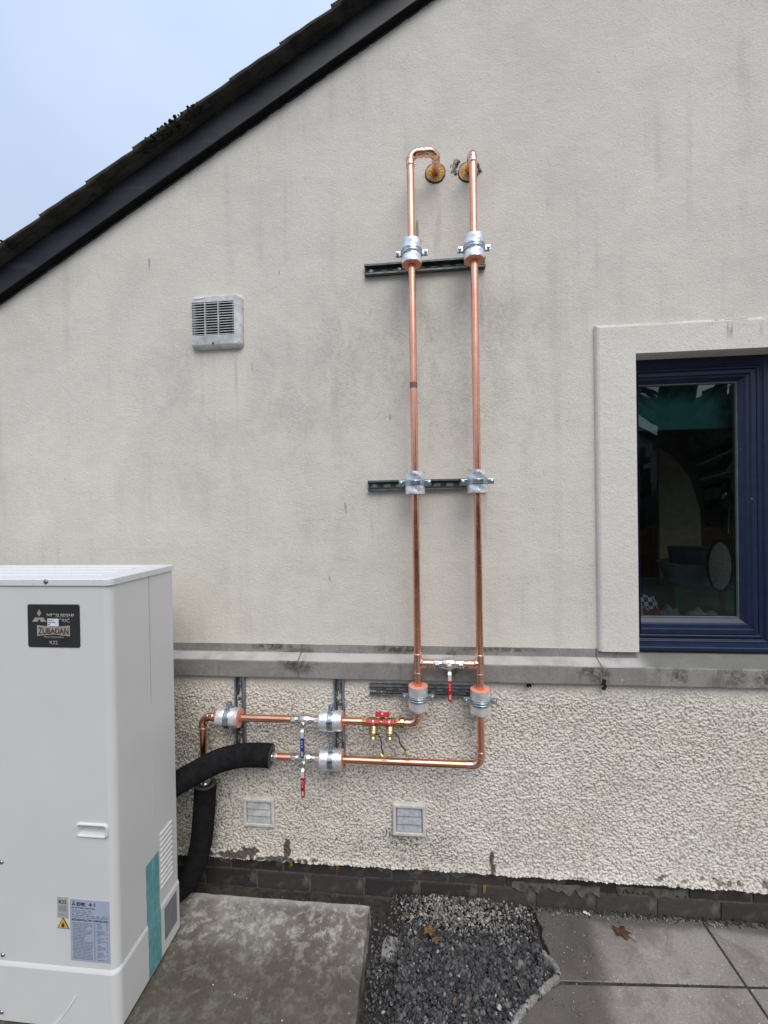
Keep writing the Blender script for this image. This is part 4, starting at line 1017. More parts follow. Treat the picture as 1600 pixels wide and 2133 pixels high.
# ------------------------------------------------------------------ ball valves
def ball_valve(x, z, grip, lab):
    t = thing('ball_valve', lab, 'ball valve', (x,PY,z), 'lever ball valves')
    P = Vector((x,PY,z))
    b = MB().lathe(P-X_*.024, X_, [(0,.0165),(.006,.0195),(.016,.0218),(.024,.0225),(.032,.0218),(.042,.0195),(.048,.0165)], 28)
    body = b.build('body', M['nickel'], t)
    for s_ in (1,-1):
        MB().lathe(P+X_*s_*.024, X_*s_, [(0,.0165),(.003,.0150),(.014,.0150),(.016,.0185)], 24, False).build('neck', M['nickel'], body)
        MB().lathe(P+X_*s_*.037, X_*s_, [(0,.0182),(.014,.0182)], 8, True, False).build('union_nut', M['nickel'], t, .0012, 2)
        MB().lathe(P+X_*s_*.051, X_*s_, [(0,.0178),(.005,.0160),(.007,.0142)], 24, False).build('collar', M['nickel'], t)
    st = MB().lathe(P-Y_*.018, -Y_, [(0,.0115),(.008,.0105),(.016,.0085),(.024,.0085)], 20); st.lathe(P-Y_*.0425, -Y_, [(0,.0075),(.005,.0075)], 6, True, False)
    st.build('stem', M['nickel'], t, .0006, 1)
    lv = MB(); yb = PY-.0395
    pr_ = [(yb,.011),(yb,-.012),(yb-.010,-.022),(yb-.010,-.118),(yb-.0075,-.118),(yb-.0075,-.0205),(yb+.0025,-.0105),(yb+.0025,.011)]
    hw = .0062
    lv.add([(x-hw,y,z+dz) for y,dz in pr_]+[(x+hw,y,z+dz) for y,dz in pr_], [tuple(range(8)),tuple(reversed(range(8,16)))]+[(j+8,(j+1)%8+8,(j+1)%8,j) for j in range(8)])
    L_ = lv.build('lever', M['steel'], t, .0006, 1)
    gp = MB(); n = 16; out = []
    z0, z1, hw = -.120, -.046, .0076
    outline = [(-hw,z1),(-hw*.96,z0+.006),(-hw*.6,z0+.001),(hw*.6,z0+.001),(hw*.96,z0+.006),(hw,z1),(hw*.8,z1+.002),(-hw*.8,z1+.002)]
    gp.prism([(x+a,z+c) for a,c in outline], yb-.0135, yb-.004)
    G_ = gp.build('grip', M[grip], L_, .0018, 2)
    pm = MB(); yy = yb-.0138
    def bar(x0,x1,z0,z1): pm.box(x+x0,x+x1,yy-.0003,yy+.0006,z+z0,z+z1)
    for zz in (-.056,-.060,-.064): bar(-.0035,-.0025,zz,zz+.004)
    bar(-.0035,.0030,-.0545,-.0535); bar(-.0035,.0030,-.0655,-.0645); bar(.002,.003,-.060,-.0535)
    for k in range(3): bar(-.0015,.0015,-.078+k*.0028,-.0765+k*.0028)
    for k,zz in enumerate((-.098,-.104,-.110)):
        bar(-.004,.004,zz,zz+.0011); bar(-.004,.004,zz+.0034,zz+.0045); bar((-.004,.003,-.004)[k],(-.003,.004,-.003)[k],zz,zz+.0045)
    pm.build('grip_lettering', M['print'], L_)
    return t
ball_valve(.0930,TEE,'redgrip','nickel ball valve with red lever on the bypass between the two risers')
ball_valve(-.4590,Z1,'bluegrip','nickel ball valve with blue lever on the upper horizontal pipe')
ball_valve(-.4595,Z2,'redgrip','nickel ball valve with red lever on the lower horizontal pipe')

# ------------------------------------------------------------------ brass filling valve
fv = thing('filling_valve', 'brass filling valve with two outlets and three red handles on the upper pipe', 'valve', (VX,PY,Z1))
P = Vector((VX,PY,Z1))
MB().lathe(P-X_*.052, X_, [(0,.0155),(.006,.0172),(.030,.0172),(.032,.0150),(.070,.0150),(.072,.0172),(.104,.0172)], 24).build('body', M['brass'], fv)
MB().lathe(P-X_*.075, X_, [(0,.0190),(.022,.0190)], 6, True, False).build('union_nut', M['brass'], fv, .0012, 2)
MB().lathe(P+X_*.053, X_, [(0,.0205),(.013,.0205)], 6, True, False).build('union_nut', M['brass'], fv, .0012, 2)
MB().lathe(P+X_*.069, X_, [(0,.0175),(.003,.0205),(.015,.0205),(.018,.0165)], 12, True, False).build('union_nut', M['brass'], fv, .0008, 1)
dn = Vector((0,-.62,-.785)).normalized()
ends = []
for dx in (-.030,.032):
    q = P+X_*dx
    b = MB().lathe(q+dn*.006, dn, [(0,.0150),(.012,.0165),(.018,.0165),(.020,.0178),(.025,.0178),(.027,.0155),(.035,.0155),(.037,.0135),(.042,.0122)], 24)
    o = b.build('outlet', M['brass'], fv)
    MB().lathe(q+dn*.048, dn, [(0,.0122),(.004,.0105),(.012,.0105),(.012,.0075),(.004,.0070)], 20, False).build('hose_tail', M['brass'], o)
    MB().lathe(q+dn*.052, dn, [(0,.0075),(.001,.0075)], 20).build('bore', M['black'], o)
    ends.append(q+dn*.036)
def wing_handle(c, L=.024, tilt=0.0, up=Vector((0,-.75,.66))):
    c = Vector(c); up = up.normalized(); a = Vector((math.cos(tilt),0,math.sin(tilt))); v = up.cross(a).normalized()
    b = MB(); b.obox(c, a, v, up, (.009,.010,.005))
    for s_ in (1,-1):
        b.obox(c+a*s_*.015+up*.0045, a, v, up, (.0095,.0075,.0045))
        b.obox(c+a*s_*.0225+up*.0070, a, v, up, (.0035,.0088,.0065))
    o = b.build('handle', M['redhandle'], fv, .0022, 2)
    MB().lathe(c+up*.004, up, [(0,.004),(.005,.0045),(.007,.003)], 10).build('handle_screw', M['steel'], o)
    return o
wing_handle(P+Vector((-.030,-.022,.011))); wing_handle(P+Vector((.031,-.022,.011))); wing_handle(P+Vector((.004,-.014,.034)), up=Vector((0,-.5,.86)))
MB().lathe(P+Vector((.004,-.002,.010)), (0,-.35,1), [(0,.010),(.020,.008)], 14).build('spindle', M['brass'], fv)
for k, (e, mid, cp, ax) in enumerate(((ends[0]+Vector((.013,0,-.002)),P+Vector((.003,-.05,-.068)),P+Vector((.006,-.045,-.098)),Vector((.55,-.3,.75))),
                                      (ends[1]+Vector((.013,0,.004)),P+Vector((.072,-.045,-.055)),P+Vector((.096,-.04,-.088)),Vector((-.5,.2,.8))))):
    s_ = MB().tube(smoothpath([e,e.lerp(mid,.5)+Vector((.006,0,.004)),mid,cp+ax.normalized()*.006],6), .0024, 8).build('strap', M['black'], fv)
    ax.normalize()
    MB().lathe(cp-ax*.006, ax, [(0,.0105),(0,.0125),(.004,.0130),(.012,.0130),(.014,.0105)], 16, True, False).build('cap', M['cap_brass'], s_)

# ------------------------------------------------------------------ lagged hoses
h1 = thing('lagged_hose', 'thick black foam lagged hose joining the lower pipe to the heat pump', 'hose', (-.60,PY,Z2), 'black foam lagged hoses')
HR = .0425
pth = smoothpath([(-.598,PY,Z2+.003),(-.66,PY-.004,Z2+.007),(-.73,-.118,Z2+.008),(-.80,-.147,Z2+.000),(-.87,-.176,Z2-.028),(-.94,-.20,Z2-.062),(-1.02,-.245,Z2-.10)],10)
b = MB().tube(pth, HR, 36, False); b.build('foam_sleeve', M['lagging'], h1)
MB().lathe((-.599,PY,Z2+.003),(1,0,-.03),[(0,.0425),(.0006,.0405),(.0008,.020),(-.02,.018)],36,False).build('foam_end', M['lagend'], h1)
b = MB().lathe((-.612,PY,Z2),(1,0,0),[(0,.0125),(.014,.0125),(.014,.0165),(.019,.0165),(.019,.0140),(.022,.0140)],20); b.lathe((-.590,PY,Z2),(1,0,0),[(0,.0182),(.016,.0182)],6,True,False)
b.build('coupling_nut', M['nickel'], h1, .0008, 1)
h2 = thing('lagged_hose', 'thick black foam lagged hose hanging down behind the heat pump', 'hose', (-.872,PY,.49), 'black foam lagged hoses')
pth = smoothpath([(-.870,PY,.483),(-.873,PY-.001,.43),(-.880,PY-.004,.33),(-.893,-.106,.235),(-.917,-.118,.15),(-.95,-.14,.105),(-1.02,-.19,.092),(-1.1,-.26,.10)],10)
MB().tube(pth, .0415, 36, False).build('foam_sleeve', M['lagging'], h2)
MB().lathe((-.870,PY,.4815),(.03,0,1),[(0,.0415),(.0008,.0395),(.001,.024),(-.02,.022)],36,False).build('foam_end', M['lagend'], h2)
b = MB().lathe((-.8713,PY,.470),(.02,0,1),[(0,.0155),(.012,.0155),(.012,.0205),(.020,.0205),(.020,.0160),(.026,.0160)],20); b.lathe((-.871,PY,.4965),(.02,0,1),[(0,.0190),(.014,.0190)],6,True,False)
b.build('coupling_nut', M['nickel'], h2, .0008, 1)

# ------------------------------------------------------------------ fan outlet grille and wall vents
FX0, FX1, FZ0, FZ1 = -.9435,-.7225,2.238,2.456
fg = thing('fan_outlet', 'square weathered plastic fan outlet grille on the upper wall', 'vent', ((FX0+FX1)/2,0,(FZ0+FZ1)/2))
def rrect(x0,x1,z0,z1,r,n=6):
    out = []
    for cx, cz, a0 in ((x1-r,z0+r,-90),(x1-r,z1-r,0),(x0+r,z1-r,90),(x0+r,z0+r,180)):
        for k in range(n+1):
            a = math.radians(a0+90*k/n); out.append((cx+r*math.cos(a),cz+r*math.sin(a)))
    return out
def loft(b, rings, cap=True, smooth=False):
    n = len(rings[0][0]); vs = []
    for poly, y in rings: vs += [(x,y,z) for x,z in poly]
    b.add(vs, [(i*n+k,i*n+(k+1)%n,(i+1)*n+(k+1)%n,(i+1)*n+k) for i in range(len(rings)-1) for k in range(n)], smooth)
    if cap: b.add([vs[(len(rings)-1)*n+k] for k in range(n)], [tuple(range(n))])
    return b
GX_0, GX_1, GZ_0, GZ_1 = FX0+.006,FX1-.030,FZ0+.050,FZ1-.030
b = MB()
ro = [(rrect(FX0,FX1,FZ0,FZ1,.020),-.0003),(rrect(FX0,FX1,FZ0,FZ1,.020),-.012),(rrect(FX0+.004,FX1-.004,FZ0+.004,FZ1-.004,.018),-.020),(rrect(FX0+.007,FX1-.012,FZ0+.012,FZ1-.009,.012),-.026)]
loft(b, ro, False)
# front face with the rectangular mouth cut in it
n_ = len(ro[-1][0]); inn_ = []
for x, z in ro[-1][0]: inn_.append((min(max(x,GX_0+.004),GX_1),min(max(z,GZ_0),GZ_1)))
loft(b, [(ro[-1][0],-.026),(inn_,-.0262),(inn_,-.002)], False)
b.build('housing', M['fan_plastic'], fg)
MB().add([(x,y,z) for y in (-.0195,-.003) for x,z in ((GX_0+.0005,GZ_0+.0005),(GX_1-.0005,GZ_0+.0005),(GX_1-.0005,GZ_1-.0005),(GX_0+.0005,GZ_1-.0005))], [(k,(k+1)%4,4+(k+1)%4,4+k) for k in range(4)]).build('duct_lining', M['casing_dark'], fg)
MB().box(GX_0,GX_1,-.0035,-.0025,GZ_0,GZ_1).build('dark_duct', M['casing_dark'], fg)
for k in range(13):
    z = GZ_0+.004+(GZ_1-GZ_0-.006)*k/12.4
    MB().hexa([(GX_0+.004,-.0262,z-.0014),(GX_1,-.0262,z-.0014),(GX_1,-.0200,z+.0006),(GX_0+.004,-.0200,z+.0006),(GX_0+.004,-.0262,z+.0012),(GX_1,-.0262,z+.0012),(GX_1,-.0200,z+.0024),(GX_0+.004,-.0200,z+.0024)]).build('slat', M['fan_plastic'], fg)
for x in (GX_0+.060,GX_0+.117): MB().box(x-.0016,x+.0016,-.0266,-.012,GZ_0,GZ_1).build('divider', M['fan_plastic'], fg)
for xa, xb in ((GX_0+.002,GX_0+.013),(GX_1-.011,GX_1)): MB().box(xa,xb,-.0180,-.004,GZ_0,GZ_1).build('side_web', M['fan_plastic'], fg)
MB().hexa([(FX0+.011,-.0266,FZ0+.012),(FX1-.032,-.0266,FZ0+.012),(FX1-.032,-.020,FZ0+.012),(FX0+.011,-.020,FZ0+.012),(FX0+.009,-.0272,FZ0+.048),(FX1-.036,-.0272,FZ0+.048),(FX1-.036,-.020,FZ0+.048),(FX0+.009,-.020,FZ0+.048)]).build('lower_panel', M['fan_grey'], fg, .0015, 1)
MB().lathe((FX0+.100,-.0268,FZ0+.017),(0,-1,0),[(0,.0042),(.0012,.0042)],14).build('screw', M['black'], fg)
MB().hexa([(FX0+.022,-.0285,FZ1-.019),(FX0+.062,-.0285,FZ1-.0165),(FX0+.062,-.026,FZ1-.0165),(FX0+.022,-.026,FZ1-.019),(FX0+.022,-.0285,FZ1-.013),(FX0+.062,-.0285,FZ1-.0125),(FX0+.062,-.026,FZ1-.0125),(FX0+.022,-.026,FZ1-.013)]).build('maker_tab', M['sticker'], fg, .001, 1)
def wall_vent(x0,x1,z0,z1,lab,lm,tilt):
    t = thing('wall_vent', lab, 'vent', ((x0+x1)/2,-.03,(z0+z1)/2), 'small louvred vents low in the roughcast')
    MB().ring(x0,x1,z0,z1,[(0,-.022),(.0,-.047),(.003,-.0495),(.012,-.0495),(.014,-.047),(.014,-.030)]).build('frame', M['ventframe'], t, .001, 1)
    MB().box(x0+.012,x1-.012,-.033,-.030,z0+.012,z1-.012).build('backing', M['casing_dark'], t)
    h = (z1-z0-.030)/3
    for k in range(3):
        a = z0+.015+k*h; e = .0025 if k else 0
        MB().hexa([(x0+.0165,-.0470-tilt*(k==1),a+.0005),(x1-.0165,-.0470,a+.0005),(x1-.0165,-.0445,a+.0005),(x0+.0165,-.0445,a+.0005),
                   (x0+.0165,-.0395,a+h+.002),(x1-.0165,-.0395,a+h+.002),(x1-.0165,-.0370,a+h+.002),(x0+.0165,-.0370,a+h+.002)]).build('louvre', lm, t, .0008, 1)
wall_vent(-.742,-.611,.279,.394,'small faded louvre vent in the roughcast beside the hanging lagged hose',M['fan_grey'],0)
wall_vent(-.131,-.001,.276,.400,'small blue-grey louvre vent in the roughcast below the brass valve',M['ventlouvre'],.001)

# ------------------------------------------------------------------ heat pump
HX0, HX1, HY0, HY1, HZ0, HZ1 = -1.947,-.900,-.540,-.237,.052,1.372
hp = thing('heat_pump', 'white heat pump outdoor unit with black badge standing on the concrete slab', 'heat pump', ((HX0+HX1)/2,(HY0+HY1)/2,.04))
def rr_xy(x0,x1,y0,y1,r,n=6):
    out = []
    for cx, cy, a0, rad in ((x1-r,y0+r,-90,r),(x1-.006,y1-.006,0,.006),(x0+.006,y1-.006,90,.006),(x0+r,y0+r,180,r)):
        for k in range(n+1):
            a = math.radians(a0+90*k/n); out.append((cx+rad*math.cos(a),cy+rad*math.sin(a)))
    return out
def loft_z(b, rings, cap_top=True, cap_bot=True, smooth=True):
    n = len(rings[0][0])
    for (pa,za),(pb,zb) in zip(rings,rings[1:]):
        b.add([(x,y,za) for x,y in pa]+[(x,y,zb) for x,y in pb], [(k,(k+1)%n,n+(k+1)%n,n+k) for k in range(n)], smooth)
    if cap_top: b.add([(x,y,rings[-1][1]) for x,y in rings[-1][0]], [tuple(range(n))])
    if cap_bot: b.add([(x,y,rings[0][1]) for x,y in rings[0][0]], [tuple(reversed(range(n)))])
    return b
LIDT = .020; RIDGE = .2165
body = rr_xy(HX0+.003,HX1-.003,HY0+.003,HY1,.022)
KX0,KX1,KZ0,KZ1 = -1.0225,-.9215,.6150,.6565
cb_ = MB(); zc0, zc1 = RIDGE+.010, HZ1-LIDT+.004; nb_ = len(body)
cb_.add([(x,y,zc0) for x,y in body]+[(x,y,zc1) for x,y in body], [(k,k+1,nb_+k+1,nb_+k) for k in range(nb_-1)], True)
cb_.add([(x,y,zc1) for x,y in body], [tuple(range(nb_))])
hole_ = rrect(KX0+.006,KX1-.006,KZ0+.006,KZ1-.006,.007); fx0, fx1, fy = body[-1][0], body[0][0], body[0][1]
oc_ = [(fx1,zc0),(fx1,zc1),(fx0,zc1),(fx0,zc0)]; fv_ = [(x,fy,z) for x,z in hole_]+[(x,fy,z) for x,z in oc_]; ff_ = []
for c in range(4):
    ff_ += [(28+c,7*c+k+1,7*c+k) for k in range(6)]; ff_.append((28+c,28+(c+1)%4,(7*c+7)%28,7*c+6))
cb_.add(fv_, ff_)
csg = cb_.build('casing', M['casing'], hp); csg.modifiers.new('normals','WEIGHTED_NORMAL').weight = 90
low_ = rr_xy(HX0,HX1+.0012,HY0-.0022,HY1+.001,.024); mid_ = rr_xy(HX0+.001,HX1-.0005,HY0,HY1,.023)
loft_z(MB(), [(low_,HZ0),(low_,RIDGE),(mid_,RIDGE+.0055),(rr_xy(HX0+.003,HX1-.0028,HY0+.0028,HY1,.022),RIDGE+.011)], False, True).build('base_panel', M['casing'], hp).modifiers.new('normals','WEIGHTED_NORMAL').weight = 90
# lid with an overhanging rim and shallow ribs on top
lo_ = rr_xy(HX0-.001,HX1+.0012,HY0-.0015,HY1+.002,.020); li = rr_xy(HX0+.004,HX1-.004,HY0+.004,HY1-.003,.018)
loft_z(MB(), [(lo_,HZ1-LIDT),(lo_,HZ1-.003),(rr_xy(HX0+.0005,HX1-.0005,HY0+.0005,HY1+.001,.019),HZ1-.0008),(li,HZ1)], True, True, False).build('lid', M['lid'], hp)
for k in range(4):
    y = HY0+.055+k*.062
    b = MB().hexa([(HX0+.06,y,HZ1),(HX1-.07,y,HZ1),(HX1-.07,y+.030,HZ1),(HX0+.06,y+.030,HZ1),(HX0+.066,y+.005,HZ1+.004),(HX1-.078,y+.005,HZ1+.004),(HX1-.078,y+.025,HZ1+.004),(HX0+.066,y+.025,HZ1+.004)])
    b.build('lid_rib', M['lid'], hp, .002, 2)
# shadow gap under the lid, seam on the side
MB().box(HX1-.0032,HX1-.0012,-.3695,-.3680,.93,HZ1-LIDT+.002).build('side_seam', M['seam'], hp)
MB().box(HX1-.0034,HX1-.0026,-.3695,-.3680,.24,.93).build('side_seam', M['casing'], hp)
for x, y in ((-1.1,-.50),(-1.1,-.28),(-1.75,-.50),(-1.75,-.28)): MB().box(x-.05,x+.05,y-.03,y+.03,.0405,HZ0+.001).build('foot', M['black'], hp, .003, 1)
def screw(x, y, z, d):
    b = MB().lathe((x,y,z), d, [(0,.0052),(.0012,.0055),(.0028,.0046),(.0034,.0022)], 14); b.lathe((x,y,z),d,[(0,.0072),(.0008,.0072)],18)
    b.build('screw', M['zinc'], hp)
for x, y, z in ((-1.267,HY0+.003,.523),(-1.269,HY0+.003,.2435),(-1.271,HY0-.0022,.077),(-1.0988,HY0-.0015,1.3635)): screw(x,y,z,(0,-1,0))
# badge
def text(s, cx, cz, h, parent, mat, y, name='lettering', wd=None, shear=0, bold=0, warp=None, align='CENTER'):
    c_ = bpy.data.curves.new(name,'FONT'); c_.body = s; c_.size = 1; c_.align_x = align; c_.shear = shear; c_.offset = bold; c_.extrude = 0
    o = bpy.data.objects.new('tmp', c_); C.objects.link(o); dg = bpy.context.evaluated_depsgraph_get()
    me = bpy.data.meshes.new_from_object(o.evaluated_get(dg)); bpy.data.objects.remove(o)
    co = np.array([v.co[:] for v in me.vertices]); lo, hi = co.min(0), co.max(0)
    H0 = .72; k = h/H0; kx = (wd/(hi[0]-lo[0])) if wd else k
    ox = (lo[0]+hi[0])/2 if align == 'CENTER' else lo[0]
    loc = Vector((0,0,0)); p = parent
    while p is not None: loc = loc+p.location; p = p.parent
    for v in me.vertices:
        x = (v.co.x-ox)*kx; z = (v.co.y-H0/2)*k
        if warp: z *= warp(x)
        v.co = Vector((cx+x,y,cz+z))-loc
    me.name = name; me.materials.append(mat); o2 = bpy.data.objects.new(name, me); C.objects.link(o2); o2.parent = parent
    sm = o2.modifiers.new('thickness','SOLIDIFY'); sm.thickness = .0003; sm.offset = 0
    return o2
BX0, BX1, BZ0, BZ1 = -1.1630,-.9975,1.1700,1.2965; BY = HY0+.003
b = MB(); loft(b, [(rrect(BX0,BX1,BZ0,BZ1,.006),BY),(rrect(BX0,BX1,BZ0,BZ1,.006),BY-.0015),(rrect(BX0+.001,BX1-.001,BZ0+.001,BZ1-.001,.005),BY-.0022)])
bdg = b.build('badge', M['badge'], hp)
def bu(u): return BX0+(BX1-BX0)*u
def bv(v): return BZ1-(BZ1-BZ0)*v
yb = BY-.0026
b = MB()   # three-diamond mark
def dia(pts_): b.prism([(bu(u),bv(v)) for u,v in pts_], yb, yb+.0005)
dia([(.23,.30),(.275,.20),(.275,.20),(.275,.20)][:0] or [(.188,.205),(.230,.285),(.272,.205),(.230,.112)])
dia([(.095,.405),(.195,.405),(.225,.350),(.235,.308),(.150,.308)]); dia([(.265,.405),(.365,.405),(.310,.308),(.230,.308),(.238,.350)])
b.build('maker_mark', M['badge_ink'], bdg)
text('MITSUBISHI', bu(.635), bv(.255), .0105, bdg, M['badge_ink'], yb, wd=(BX1-BX0)*.51, bold=.014)
text('ELECTRIC', bu(.603), bv(.373), .0105, bdg, M['badge_ink'], yb, wd=(BX1-BX0)*.43, bold=.014)
stq = MB().box(bu(.392),bu(.61),yb-.0012,yb-.0007,bv(.505),bv(.328)).build('small_sticker', M['sticker'], bdg)
for i, s_ in enumerate(('Remove','protective','film')): text(s_, bu(.40), bv(.358+i*.052), .0042, bdg, M['ink'], yb-.0014, bold=.012, align='LEFT')
b = MB(); b.prism([(bu(.185),bv(.735)),(bu(.50),bv(.695)),(bu(.815),bv(.735)),(bu(.815),bv(.485)),(bu(.50),bv(.525)),(bu(.185),bv(.485))], yb, yb+.0005); b.build('name_plaque', M['badge_ink'], bdg)
hw_ = (BX1-BX0)*.30
text('ZUBADAN', bu(.50), bv(.611), .0205, bdg, M['badge'], yb-.0005, wd=hw_*1.93, bold=.012, warp=lambda x: .74+.30*abs(x)/hw_)
text('New Generation', bu(.505), bv(.755), .0055, bdg, M['badge_ink'], yb, wd=(BX1-BX0)*.38, shear=.3, bold=.01)
text('R32', bu(.50), bv(.885), .0105, bdg, M['badge_ink'], yb, wd=(BX1-BX0)*.155, bold=.006)
# recessed handle
b = MB(); y0 = HY0+.003
loft(b, [(rrect(KX0,KX1,KZ0,KZ1,.011),y0+.0005),(rrect(KX0,KX1,KZ0,KZ1,.011),y0-.003),(rrect(KX0+.003,KX1-.003,KZ0+.003,KZ1-.003,.009),y0-.0055),(rrect(KX0+.006,KX1-.006,KZ0+.006,KZ1-.006,.007),y0-.0050),(rrect(KX0+.0075,KX1-.0075,KZ0+.0075,KZ1-.0075,.006),y0-.001),(rrect(KX0+.0085,KX1-.0085,KZ0+.0095,KZ1-.0078,.006),y0+.012),(rrect(KX0+.011,KX1-.011,KZ0+.018,KZ1-.009,.004),y0+.028)], True, True)
b.build('handle', M['casing'], hp)
# rating plate, refrigerant label, warning triangle
PX0,PX1,PZ0,PZ1 = -1.0475,-.9235,.2470,.4290; py = HY0+.0026; tilt = -.03
lb = MB().hexa([(PX0,py-.0004,PZ0),(PX1,py-.0004,PZ0+tilt*0),(PX1,py+.001,PZ0),(PX0,py+.001,PZ0),(PX0,py-.0004,PZ1),(PX1,py-.0004,PZ1),(PX1,py+.001,PZ1),(PX0,py+.001,PZ1)]).build('rating_plate', M['labelblue'], hp)
pw, ph = PX1-PX0, PZ1-PZ0; yt = py-.0007
def pu(u): return PX0+pw*u
def pv(v): return PZ1-ph*v
b = MB()
b.prism([(pu(.095),pv(.068)),(pu(.113),pv(.045)),(pu(.095),pv(.024)),(pu(.077),pv(.045))], yt, yt+.0003)
b.prism([(pu(.045),pv(.096)),(pu(.085),pv(.096)),(pu(.095),pv(.072)),(pu(.075),pv(.068))], yt, yt+.0003); b.prism([(pu(.105),pv(.096)),(pu(.145),pv(.096)),(pu(.115),pv(.068)),(pu(.095),pv(.072))], yt, yt+.0003)
b.prism([(pu(.48),pv(.092)),(pu(.57),pv(.092)),(pu(.525),pv(.036))], yt, yt+.0003); b.box(pu(.60),pu(.65),yt,yt+.0003,pv(.092),pv(.080)); b.box(pu(.615),pu(.635),yt,yt+.0003,pv(.08),pv(.04))
b.build('plate_marks', M['ink'], lb)
text('MITSUBISHI', pu(.17), pv(.060), .0050, lb, M['ink'], yt, wd=pw*.22, bold=.03, align='LEFT'); text('ELECTRIC', pu(.17), pv(.090), .0050, lb, M['ink'], yt, wd=pw*.22, bold=.03, align='LEFT')
text('Air to Water Heat Pump', pu(.04), pv(.132), .0048, lb, M['ink'], yt, wd=pw*.60, bold=.01, align='LEFT')
text('MITSUBISHI ELECTRIC CORPORATION', pu(.5), pv(.330), .0058, lb, M['ink'], yt, wd=pw*.92, bold=.02)
b = MB(); q = random.Random(4)
for row in range(5):
    v = .168+row*.028; u = .04
    while u < (.5 if row < 3 else .93):
        l_ = q.uniform(.04,.12); b.box(pu(u),pu(min(u+l_,.95)),yt,yt+.0003,pv(v+.016),pv(v)); u += l_+q.uniform(.015,.05)
for row in range(26):
    v = .372+row*.0233; u = .06; end = .54-.22*(7 < row < 13)-.15*(row in (3,4))
    while u < end:
        l_ = q.uniform(.05,.16); b.box(pu(u),pu(min(u+l_,.56)),yt,yt+.0003,pv(v+.0135),pv(v)); u += l_+q.uniform(.008,.02)
    b.box(pu(.60),pu(.63),yt,yt+.0003,pv(v+.013),pv(v))
    if row%5 < 4: b.box(pu(.68),pu(.68+q.uniform(.08,.22)),yt,yt+.0003,pv(v+.013),pv(v))
    if row%3 < 2: b.box(pu(.92),pu(.95),yt,yt+.0003,pv(v+.013),pv(v))
b.build('small_print', M['ink2'], lb)
QX0,QX1 = -1.0880,-1.0535
rl = MB().box(QX0,QX1,py-.0004,py+.001,.3700,.4325).build('refrigerant_label', M['labelgrey'], hp)
text('R32', (QX0+QX1)/2, .4185, .0115, rl, M['ink'], yt, wd=.024, bold=.01)
b = MB()
for row in range(6): b.box(QX0+.004,QX1-.004,yt,yt+.0003,.4070-row*.0030-.0016,.4070-row*.0030)
for k, (x, l_) in enumerate(((QX0+.004,.006),(QX0+.014,.004),(QX0+.022,.008))): b.box(x,x+l_,yt,yt+.0003,.3800,.3815); b.box(x+l_-.0015,x+l_,yt,yt+.0003,.3765,.3800)
b.build('small_print', M['ink2'], rl)
cx_ = (QX0+QX1)/2+.0005
wt = MB().prism([(cx_-.0190,.3395),(cx_+.0190,.3395),(cx_,.3725)], py-.0008, py+.001).build('warning_sign', M['ink'], hp)
MB().prism([(cx_-.0158,.3412),(cx_+.0158,.3412),(cx_,.3688)], py-.0011, py-.0008).build('yellow_field', M['yellow'], wt)
MB().prism([(cx_-.004,.3435),(cx_+.004,.3435),(cx_+.0055,.3480),(cx_+.0035,.3530),(cx_+.001,.3580),(cx_-.0015,.3540),(cx_-.0035,.3520),(cx_-.0055,.3480)], py-.0014, py-.0011).build('flame_symbol', M['ink'], wt)
# side louvres, grey sticker, teal tape, loose film
SXx = HX1-.003
for k in range(11):
    z = .4655-k*.0182
    MB().hexa([(SXx-.001,-.337,z-.005),(SXx+.0012,-.337,z-.0055),(SXx+.0012,-.270,z-.0055),(SXx-.001,-.270,z-.005),(SXx-.001,-.336,z+.005),(SXx+.0052,-.334,z-.0005),(SXx+.0052,-.273,z-.0005),(SXx-.001,-.271,z+.005)]).build('side_louvre', M['casing'], hp, .0012, 2)
sg = MB().hexa([(SXx-.001,-.326,.105),(SXx+.0022,-.326,.105),(SXx+.0022,-.257,.084),(SXx-.001,-.257,.084),(SXx-.001,-.3245,.2090),(SXx+.0004,-.3245,.2090),(SXx+.0004,-.2555,.1945),(SXx-.001,-.2555,.1945)])
sg = MB().box(SXx-.001,HX1+.0022,-.326,-.257,.092,.2020).build('side_sticker', M['greysticker'], hp)
b = MB(); xs = HX1+.0026
b.lathe((HX1+.0021,-.289,.172),(1,0,0),[(0,.006),(.0006,.006)],12)
for (y0_,z0_),(y1_,z1_) in (((-.290,.163),(-.286,.138)),((-.286,.138),(-.298,.120)),((-.286,.138),(-.276,.122)),((-.290,.156),(-.302,.147))):
    d_ = Vector((0,y1_-y0_,z1_-z0_)); b.obox((xs,(y0_+y1_)/2,(z0_+z1_)/2), d_.normalized(), (1,0,0), d_.normalized().cross(Vector((1,0,0))), (d_.length/2,.0004,.0028))
b.build('sticker_figure', M['ink2'], sg)
def tape(y0,y1,z0,z1,name='tape'):
    n = 24; vs = []
    for i in range(n+1):
        z = z0+(z1-z0)*i/n; xo = HX1+.0022 if z < RIDGE+.004 else HX1-.0018+.0035*max(0,(RIDGE+.016-z)/.012)
        w_ = .0006*math.sin(i*1.3); bb_ = .0004*math.sin(i*2.1)
        vs += [(xo+bb_*.3,y0+w_,z),(xo+.0003,(y0+y1)/2-.001,z),(xo+.0012,(y0+y1)/2,z),(xo+.0003,(y0+y1)/2+.001,z),(xo+bb_*.3,y1+w_,z)]
    fs = [(i*5+j,i*5+j+1,(i+1)*5+j+1,(i+1)*5+j) for i in range(n) for j in range(4)]
    o = MB().add(vs, fs).build(name, M['tape'], hp); sm = o.modifiers.new('thickness','SOLIDIFY'); sm.thickness = .0003; return o
tp = tape(-.408,-.345,.056,.4190)
